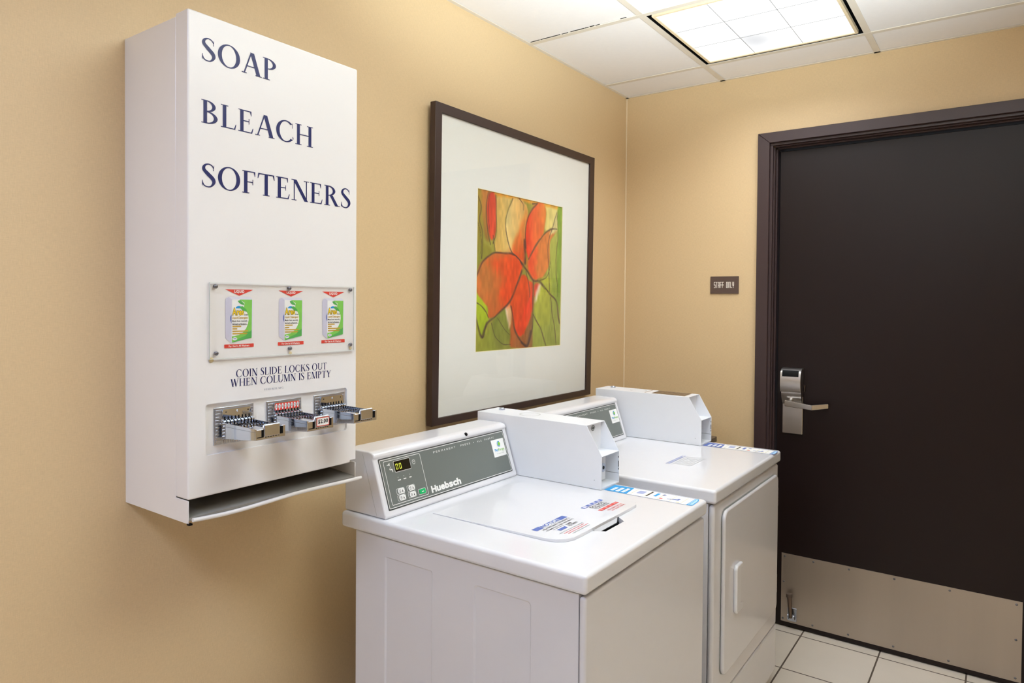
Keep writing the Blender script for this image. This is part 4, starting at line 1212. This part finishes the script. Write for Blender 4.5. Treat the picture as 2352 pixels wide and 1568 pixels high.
def coin_box(root, dx, washer):
    xn, xf = -1.366 + dx, -1.2555 + dx
    s = [(-0.158, 0.8768), (-0.158, 1.0610), (-0.5640, 1.0580), (-0.6150, 0.9730), (-0.6150, 0.8768)]
    b = MB()
    b.prism(s, 'yz', xn, xn + 0.0022)
    b.prism(s, 'yz', xf - 0.0022, xf)
    b.prism([(-0.158, 1.0588), (-0.158, 1.0610), (-0.5640, 1.0580), (-0.5640, 1.0558)], 'yz', xn + 0.002, xf - 0.002)
    b.box(xn + 0.002, xf - 0.002, -0.160, -0.158, 0.8768, 1.0588)
    b.box(xn + 0.002, xf - 0.002, -0.6150, -0.158, 0.8768, 0.8815)
    b.box(xn + 0.002, xf - 0.002, -0.6145, -0.5500, 0.9712, 0.9732)
    b.box(xn + 0.002, xf - 0.002, -0.5525, -0.5505, 0.9732, 1.0560)
    b.box(xn + 0.002, xf - 0.002, -0.5700, -0.5680, 0.8815, 0.9712)
    cb = obj('coin_box', b, 'powder', root, bevel=0.0008, seg=2, label='white sheet metal coin box')
    hx = MB()
    f = frame((0, -0.5529, 0), (1, 0, 0), (0, 0, 1)); f2 = frame((0, -0.5532, 0), (1, 0, 0), (0, 0, 1)); f3 = frame((0, -0.5535, 0), (1, 0, 0), (0, 0, 1))
    cx, cz = -1.3074 + dx, 1.0415
    hexa = lambda rx, rz: [(cx + rx * math.cos(math.radians(a)), cz + rz * math.sin(math.radians(a))) for a in range(0, 360, 60)]
    if washer:
        hx.decal(f, hexa(0.0125, 0.0095), 0); hx.decal(f2, hexa(0.0105, 0.0078), 1)
        hx.decal(f3, [(cx - 0.005, cz - 0.0022), (cx + 0.0005, cz - 0.0022), (cx + 0.0005, cz - 0.0045), (cx + 0.0055, cz), (cx + 0.0005, cz + 0.0045), (cx + 0.0005, cz + 0.0022), (cx - 0.005, cz + 0.0022)], 0)
        obj('badge', hx, ['ink', 'pale'], cb, fix=False)
        obj('slot_plate', MB().box(xn + 0.0025, xn + 0.012, -0.5535, -0.5523, 1.005, 1.052), 'black', cb)
    vd = MB().prism(rr(xn + 0.004, -1.2780 + dx, 0.8880, 0.9690, 0.006), 'xz', -0.5800, -0.5700)
    vo = obj('vault_door', vd, 'powder', cb, bevel=0.0008, seg=1)
    obj('vault_lock', MB().cyl((-1.3080 + dx, -0.5800, 0.9280), (0, -1, 0), 0.0130, 0.010, 24).cyl((-1.3080 + dx, -0.5900, 0.9280), (0, -1, 0), 0.0055, 0.0006, 16, 1), ['chrome2', 'black'], cb, sharp=30)
    gp = MB()
    gp.add([(xf - 0.0026, y_, z_) for y_, z_ in ((-0.568, 0.9050), (-0.6145, 0.9050), (-0.6145, 0.9060), (-0.568, 0.9060))], [(0, 1, 2, 3)])
    gp.box(xn + 0.0035, -1.2775 + dx, -0.5705, -0.5702, 0.8870, 0.9695)
    for z_ in ((0.952, 0.957), (0.925, 0.943), (0.916, 0.9215)):
        gp.box(xf - 0.0028, xf - 0.0021, -0.6147, -0.6125, *z_)
    gp.cyl((xn - 0.0001, -0.5915, 0.9025), (-1, 0, 0), 0.0011, 0.0004, 10)
    obj('seam', gp, 'greyline', cb)
    # key lock and stamped circle on top
    zt = lambda y: 1.0610 + (y + 0.158) / (-0.406) * (-0.003)
    obj('top_lock', MB().cyl((-1.290 + dx, -0.200, zt(-0.200) - 0.001), (0, 0, 1), 0.0105, 0.0055, 24).cone((-1.290 + dx, -0.200, zt(-0.200) + 0.0045), (0, 0, 1), 0.0085, 0.007, 0.002, 24).box(-1.2905 + dx, -1.2895 + dx, -0.204, -0.196, zt(-.2) + 0.0064, zt(-.2) + 0.0068, 1), ['chrome2', 'black'], cb, sharp=30)
    rg_ = MB()
    for r0, r1 in ((0.0335, 0.0320), (0.0305, 0.0298)):
        vs = []
        for r in (r0, r1):
            vs += [(-1.3080 + dx + r * math.cos(i * math.pi / 24), -0.325 + r * math.sin(i * math.pi / 24), zt(-0.325 + r * math.sin(i * math.pi / 24)) + 0.0004) for i in range(48)]
        rg_.add(vs, [(i, (i + 1) % 48, 48 + (i + 1) % 48, 48 + i) for i in range(48)])
    for a, b_ in ((-0.012, 0.016), (0.004, 0.02)):
        rg_.add([(-1.3080 + dx + a, -0.325 - a, zt(-.325) + 0.0004), (-1.3080 + dx + a + 0.002, -0.325 - a, zt(-.325) + 0.0004), (-1.3080 + dx + b_, -0.325 - b_ * 0.2, zt(-.325) + 0.0004), (-1.3080 + dx + b_ - 0.002, -0.325 - b_ * 0.2, zt(-.325) + 0.0004)], [(0, 1, 2, 3)])
    obj('stamped_circle', rg_, 'pale', cb, fix=False, label='grey printed double circle')
    if not washer:
        vn = MB()
        def q4(y0, y1, m):
            vn.add([(xn + 0.012, y0, zt(y0) + 0.0004), (xf - 0.004, y0 + 0.006, zt(y0) + 0.0004), (xf - 0.004, y1 + 0.006, zt(y1) + 0.0004), (xn + 0.012, y1, zt(y1) + 0.0004)], [(0, 1, 2, 3)], m)
        q4(-0.372, -0.377, 1)
        for k in range(9):
            q4(-0.403 - k * 0.0155, -0.403 - k * 0.0155 - 0.0115, 0)
            q4(-0.403 - k * 0.0155 - 0.0115, -0.403 - (k + 1) * 0.0155, 1)
        obj('label_strip', vn, ['satin_dark', 'bronze'], cb, fix=False, label='brown printed strip on top of the coin box')
    return cb

def instruction_strip(root, dx, washer):
    s = MB()
    z = ZT + 0.0004
    f = lambda k: frame((dx, 0, z + 0.00025 * k), (1, 0, 0), (0, 1, 0))
    xa, xb, y0, y1 = -1.3555, -1.2850, -0.6170, -0.8640
    end = [(xa, y1), (xb, y1), (xb - 0.0005, y1 - 0.011), (xb - 0.020, y1 - 0.016), (xa + 0.006, y1 - 0.018), (xa, y1 - 0.012)]
    s.decal(f(0), [(xa, y0), (xa, y1 - 0.012), (xa + 0.006, y1 - 0.018), (xb - 0.020, y1 - 0.016), (xb, y1 - 0.011), (xb, y0)], 0)
    sk = 1 if washer else 1
    s.decal(f(1), [(xa, y0), (xa, -0.6880), (xb, -0.6800), (xb, y0)], 1)
    for k in range(3):
        yy = -0.632 - k * 0.017
        s.drect(f(2), xa + 0.008, xb - 0.024 + 0.004 * k, yy - 0.010, yy, 0, 0.002)
        s.drect(f(3), xa + 0.012, xb - 0.030, yy - 0.0062, yy - 0.0040, 2)
    s.drect(f(1), xa, xa + 0.0014, y1, -0.688, 3); s.drect(f(1), xb - 0.0014, xb, y1, -0.680, 3)
    cells = [-0.695, -0.738, -0.778, -0.812, -0.846]
    for c in cells:
        s.drect(f(1), xa + 0.006, xb - 0.006, c - 0.0022, c, 4)
    s.drect(f(1), xa + 0.026, xb - 0.014, -0.727, -0.706, 5, 0.004)
    s.drect(f(1), xa + 0.014, xb - 0.006, -0.7445, -0.7395, 6)
    s.drect(f(1), xa + 0.026, xb - 0.010, -0.767, -0.758, 1)
    s.drect(f(1), xa + 0.012, xa + 0.022, -0.790, -0.781, 7, 0.002); s.drect(f(1), xb - 0.024, xb - 0.010, -0.786, -0.776, 5, 0.002)
    s.decal(f(1), [(xa + 0.022, -0.800), (xa + 0.026, -0.800), (xa + 0.034, -0.826), (xa + 0.042, -0.828), (xa + 0.040, -0.835), (xa + 0.026, -0.832)], 3)
    s.drect(f(1), xa + 0.006, xa + 0.014, -0.842, -0.832, 4, 0.002)
    s.decal(f(1), end, 1 if washer else 3)
    s.decal(f(2), [(xa + 0.006, y1 - 0.002), (xb - 0.006, y1 - 0.002), (xb - 0.004, y1 - 0.009), (xb - 0.020, y1 - 0.0135), (xa + 0.008, y1 - 0.015)], 2)
    s.drect(f(3), xa + 0.010, xb - 0.012, y1 - 0.0072, y1 - 0.0052, 1)
    o = obj('instruction_strip', s, ['white', 'sky' if washer else 'blue', 'skysoft', 'blue', 'paleochre', 'bluesoft', 'ink', 'redsoft'], root, fix=False, label='blue and white instruction strip stuck along the top')
    return o

# washer
wx0, wx1, wyf, wyb = -1.9413, -1.2700, -0.8925, -0.1700
wr = thing('washing_machine', ((wx0 + wx1) / 2, -0.53, 0), 'white coin-operated top-loading washing machine in front, with a grey control panel', 'washing machine', 'laundry machines along the wall')
cab = MB().box(-1.9300, -1.2790, -0.8700, -0.2140, 0.022, 0.8320)
def emboss(y0, y1, z0, z1, r=0.012, d=0.0032, x=-1.93):
    A = rr(y0, y1, z0, z1, r); B = rr(y0 + 0.004, y1 - 0.004, z0 + 0.004, z1 - 0.004, r * 0.8)
    n = len(A)
    c = MB()
    c.add([(x - 0.004, p[0], p[1]) for p in A] + [(x, p[0], p[1]) for p in A] + [(x + d, p[0], p[1]) for p in B],
          [(i, (i + 1) % n, n + (i + 1) % n, n + i) for i in range(n)] + [(n + i, n + (i + 1) % n, 2 * n + (i + 1) % n, 2 * n + i) for i in range(n)] + [tuple(reversed(range(n))), tuple(range(2 * n, 3 * n))])
    return c
obj('body', cab, 'enamel_side', wr, bevel=0.002, seg=2, cutters=[emboss(-0.4767, -0.3195, 0.10, 0.7869, 0.006), emboss(-0.7552, -0.6005, 0.10, 0.7860, 0.010)], sharp=25)
obj('front_panel', MB().box(-1.9330, -1.2760, -0.8870, -0.8712, 0.085, 0.8280), 'enamel_side', wr, bevel=0.007, seg=4)
obj('toe_kick', MB().box(-1.9200, -1.2880, -0.8650, -0.8600, 0.022, 0.085), 'enamel_side', wr)
for fx in (-1.89, -1.32):
    for fy in (-0.82, -0.27):
        obj('foot', MB().cyl((fx, fy, 0), (0, 0, 1), 0.022, 0.012, 16).cyl((fx, fy, 0.012), (0, 0, 1), 0.008, 0.014, 12), 'black', wr)
scoop = MB().prism([(-1.6960, -0.760), (-1.6770, -0.7950), (-1.5820, -0.7950), (-1.5520, -0.760)], 'xy', 0.850, 0.90)
lidwell = MB().prism(rr(-1.8215, -1.4280, -0.7720, -0.3730, 0.045), 'xy', 0.8735, 0.90)
top = obj('top_panel', MB().box(wx0, wx1, wyf, wyb, ZR, ZT), 'enamel', wr, bevel=0.009, seg=5, cutters=[scoop], sharp=30)
lid = MB()
L = [(-1.819, -0.376), (-1.819, -0.715), (-1.812, -0.742), (-1.797, -0.758), (-1.775, -0.767), (-1.735, -0.7685), (-1.500, -0.7685), (-1.455, -0.7670), (-1.437, -0.757), (-1.4305, -0.735), (-1.4305, -0.376)]
lid.prism(L, 'xy', 0.8762, 0.8784)
lid.v = [Vector((p.x, p.y, p.z if p.z < 0.877 else 0.8776 + 0.0060 * (-0.376 - p.y) / 0.39)) for p in lid.v]
ld = obj('lid', lid, 'enamel', wr, bevel=0.0035, seg=3, bangle=50, sharp=45)
fl = MB()
fl.add([(-1.692, -0.7640, 0.8825), (-1.556, -0.7640, 0.8825), (-1.580, -0.7745, 0.8690), (-1.679, -0.7745, 0.8690), (-1.692, -0.7640, 0.8600), (-1.556, -0.7640, 0.8600), (-1.580, -0.7730, 0.8660), (-1.679, -0.7730, 0.8660)],
       [(0, 1, 2, 3), (7, 6, 5, 4), (0, 4, 5, 1), (1, 5, 6, 2), (2, 6, 7, 3), (3, 7, 4, 0)])
obj('lid_grip', fl, 'enamel', ld)
obj('recess_liner', MB().box(-1.6950, -1.5550, -0.7945, -0.7590, 0.8505, 0.8540).box(-1.6850, -1.5650, -0.7725, -0.7660, 0.8540, 0.8655), 'black', wr)
LZ = lambda y: 0.8776 + 0.0060 * (-0.376 - y) / 0.39
def lf_(k):
    # printed on the gently rising lid
    y0, y1 = -0.655, -0.755
    sl = (LZ(y1) - LZ(y0)) / (y1 - y0)
    return (Vector((0, 0, LZ(y0) - sl * y0 + 0.0003 + 0.0003 * k)), Vector((1, 0, 0)), Vector((0, 1, sl)))
ns = MB()
ns.drect(lf_(0), -1.7900, -1.6535, -0.6755, -0.6590, 0)
ns.drect(lf_(1), -1.7615, -1.6860, -0.6752, -0.6600, 1)
ns.text(lf_(2), 'NOTICE', -1.7600, -1.6875, -0.6740, -0.6612, 0, 0.05)
ns.text(lf_(1), 'HIGH EFFICIENCY DETERGENT IS', -1.7760, -1.6580, -0.6870, -0.6800, 2, 0.01)
ns.text(lf_(1), 'RECOMMENDED FOR BEST PERFORMANCE', -1.7780, -1.6580, -0.6968, -0.6910, 2, 0.005)
ns.drect(lf_(1), -1.7620, -1.7130, -0.7022, -0.7012, 2)
ns.decal(lf_(1), [(-1.7560, -0.7085), (-1.7210, -0.7085), (-1.7240, -0.7190), (-1.7530, -0.7190)], 0)
ns.text(lf_(1), 'USE', -1.7080, -1.6870, -0.7090, -0.7020, 2, 0.02)
ns.text(lf_(1), '1/2 ONLY', -1.7130, -1.6730, -0.7185, -0.7110, 2, 0.02)
for k, (c, a, b) in enumerate(((3, -1.775, -1.672), (4, -1.768, -1.676), (4, -1.762, -1.672), (3, -1.756, -1.676))):
    yy = -0.7270 - k * 0.0076
    x = a
    rnd = random.Random(k)
    while x < b:
        l = rnd.uniform(0.004, 0.012)
        ns.drect(lf_(1), x, min(x + l, b), yy - 0.0026, yy, c); x += l + 0.0022
obj('notice_sticker', ns, ['blue', 'white', 'ink', 'pale', 'redsoft'], ld, fix=False, label='printed notice with a solid blue NOTICE bar')
ds_ = MB()
ds_.drect(lf_(0), -1.5685, -1.4675, -0.6755, -0.6630, 0)
ds_.drect(lf_(1), -1.5630, -1.4790, -0.6740, -0.6650, 3)
for k in range(3):
    ds_.drect(lf_(2), -1.5470 + k * 0.022, -1.5470 + k * 0.022 + 0.012, -0.6733, -0.6656, 0)
ds_.text(lf_(1), 'DO NOT', -1.5530, -1.4850, -0.6895, -0.6795, 1, 0.01)
ds_.text(lf_(1), 'OVERLOAD', -1.5530, -1.4850, -0.6985, -0.6915, 1, 0.01)
ds_.text(lf_(1), 'THE WASHER', -1.5530, -1.4850, -0.7050, -0.7005, 1, 0.0)
ds_.drect(lf_(0), -1.5610, -1.4635, -0.7212, -0.7095, 2)
ds_.drect(lf_(1), -1.5570, -1.4680, -0.7200, -0.7106, 4)
for k in range(3):
    ds_.drect(lf_(2), -1.5430 + k * 0.024, -1.5430 + k * 0.024 + 0.010, -0.7195, -0.7110, 2)
ds_.text(lf_(1), 'NO SOBRECARGUE', -1.5460, -1.4700, -0.7345, -0.7275, 2, 0.0)
ds_.text(lf_(1), 'LAS LAVADORAS', -1.5440, -1.4700, -0.7435, -0.7370, 2, 0.0)
obj('warning_sticker', ds_, ['blue', 'ink', 'red', 'lilac', 'redsoft'], ld, fix=False, label='printed warning in blue and red telling not to overload')
console(wr, 0.0, True)
coin_box(wr, 0.0, True)
instruction_strip(wr, 0.0, True)

# dryer
dx0, dx1, dyf, dyb = -1.1700, -0.4700, -0.8810, -0.1700
dr = thing('clothes_dryer', ((dx0 + dx1) / 2, -0.53, 0), 'white coin-operated front-loading clothes dryer with a hinged door, nearest the dark door', 'clothes dryer', 'laundry machines along the wall')
obj('body', MB().box(-1.1590, -0.4800, -0.8550, -0.2140, 0.022, 0.8320), 'enamel_side', dr, bevel=0.002, seg=2)
obj('front_panel', MB().box(-1.1610, -0.4780, -0.8740, -0.8560, 0.2320, 0.8290), 'enamel_side', dr, bevel=0.010, seg=4)
obj('lower_panel', MB().box(-1.1610, -0.4780, -0.8740, -0.8560, 0.060, 0.2295), 'enamel_side', dr, bevel=0.006, seg=3)
obj('toe_kick', MB().box(-1.1500, -0.4890, -0.8500, -0.8450, 0.022, 0.060), 'black', dr)
for fx in (-1.12, -0.52):
    for fy in (-0.80, -0.27):
        obj('foot', MB().cyl((fx, fy, 0), (0, 0, 1), 0.022, 0.012, 16).cyl((fx, fy, 0.012), (0, 0, 1), 0.008, 0.014, 12), 'black', dr)
obj('top_panel', MB().box(dx0, dx1, dyf, dyb, ZR, ZT), 'enamel', dr, bevel=0.009, seg=5)
# door with a bevelled rim and a pull handle
seam = MB().prism(rr(-1.1025, -0.5185, 0.3015, 0.8020, 0.029), 'xz', -0.8745, -0.8738)
obj('door_gap', seam, 'pale', dr)
ddm = MB().prism(rr(-1.1010, -0.5200, 0.3030, 0.8005, 0.028, 8), 'xz', -0.8870, -0.8745)
pocket = MB().prism(rr(-1.0140, -0.9600, 0.4720, 0.6080, 0.010), 'xz', -0.90, -0.8800)
dd = obj('door', ddm, 'enamel_side', dr, bevel=0.006, seg=4, bangle=60, cutters=[pocket], label='hinged front door of the dryer')
hd = MB().prism(rr(-1.0200, -0.9540, 0.4640, 0.6150, 0.016), 'xz', -0.8990, -0.8865)
grip = MB().prism([(-0.9830, 0.6010), (-0.9500, 0.6010), (-0.9500, 0.4820), (-0.9830, 0.4920)], 'xz', -0.91, -0.8895)
obj('handle', hd, 'enamel', dd, bevel=0.005, seg=3, bangle=60, cutters=[grip], sharp=30)
for z0, z1 in ((0.677, 0.7445), (0.357, 0.425)):
    hm = MB().box(-0.5180, -0.4860, -0.8760, -0.8740, z0, z1)
    for k in range(5):
        hm.cyl((-0.5020, -0.8775, z0 + k * (z1 - z0) / 5 + 0.001), (0, 0, 1), 0.0042, (z1 - z0) / 5 - 0.002, 12)
    obj('hinge', hm, 'satin_dark', dr)
nd = MB()
fz = lambda k: frame((0, 0, ZT + 0.0004 + 0.0003 * k), (1, 0, 0), (0, 1, 0))
nd.dline(fz(0), -0.9290, -0.7790, -0.6360, -0.6230, 0.0014, 0.0005, 0)
for k in range(7):
    nd.drect(fz(0), -0.9160 + k * 0.018, -0.9160 + k * 0.018 + 0.013, -0.6325, -0.6265, 1)
for k in range(7):
    yy = -0.6440 - k * 0.0100
    rnd = random.Random(40 + k)
    x = -0.918
    while x < -0.782:
        l = rnd.uniform(0.006, 0.018)
        nd.drect(fz(0), x, min(x + l, -0.780), yy - 0.0024, yy, 2); x += l + 0.003
obj('notice_sticker', nd, ['blue', 'bluesoft', 'pale'], dr, fix=False, label='faded printed notice on the dryer top')
console(dr, 0.7592, False)
coin_box(dr, 0.7905, False)
instruction_strip(dr, 0.7905, False)
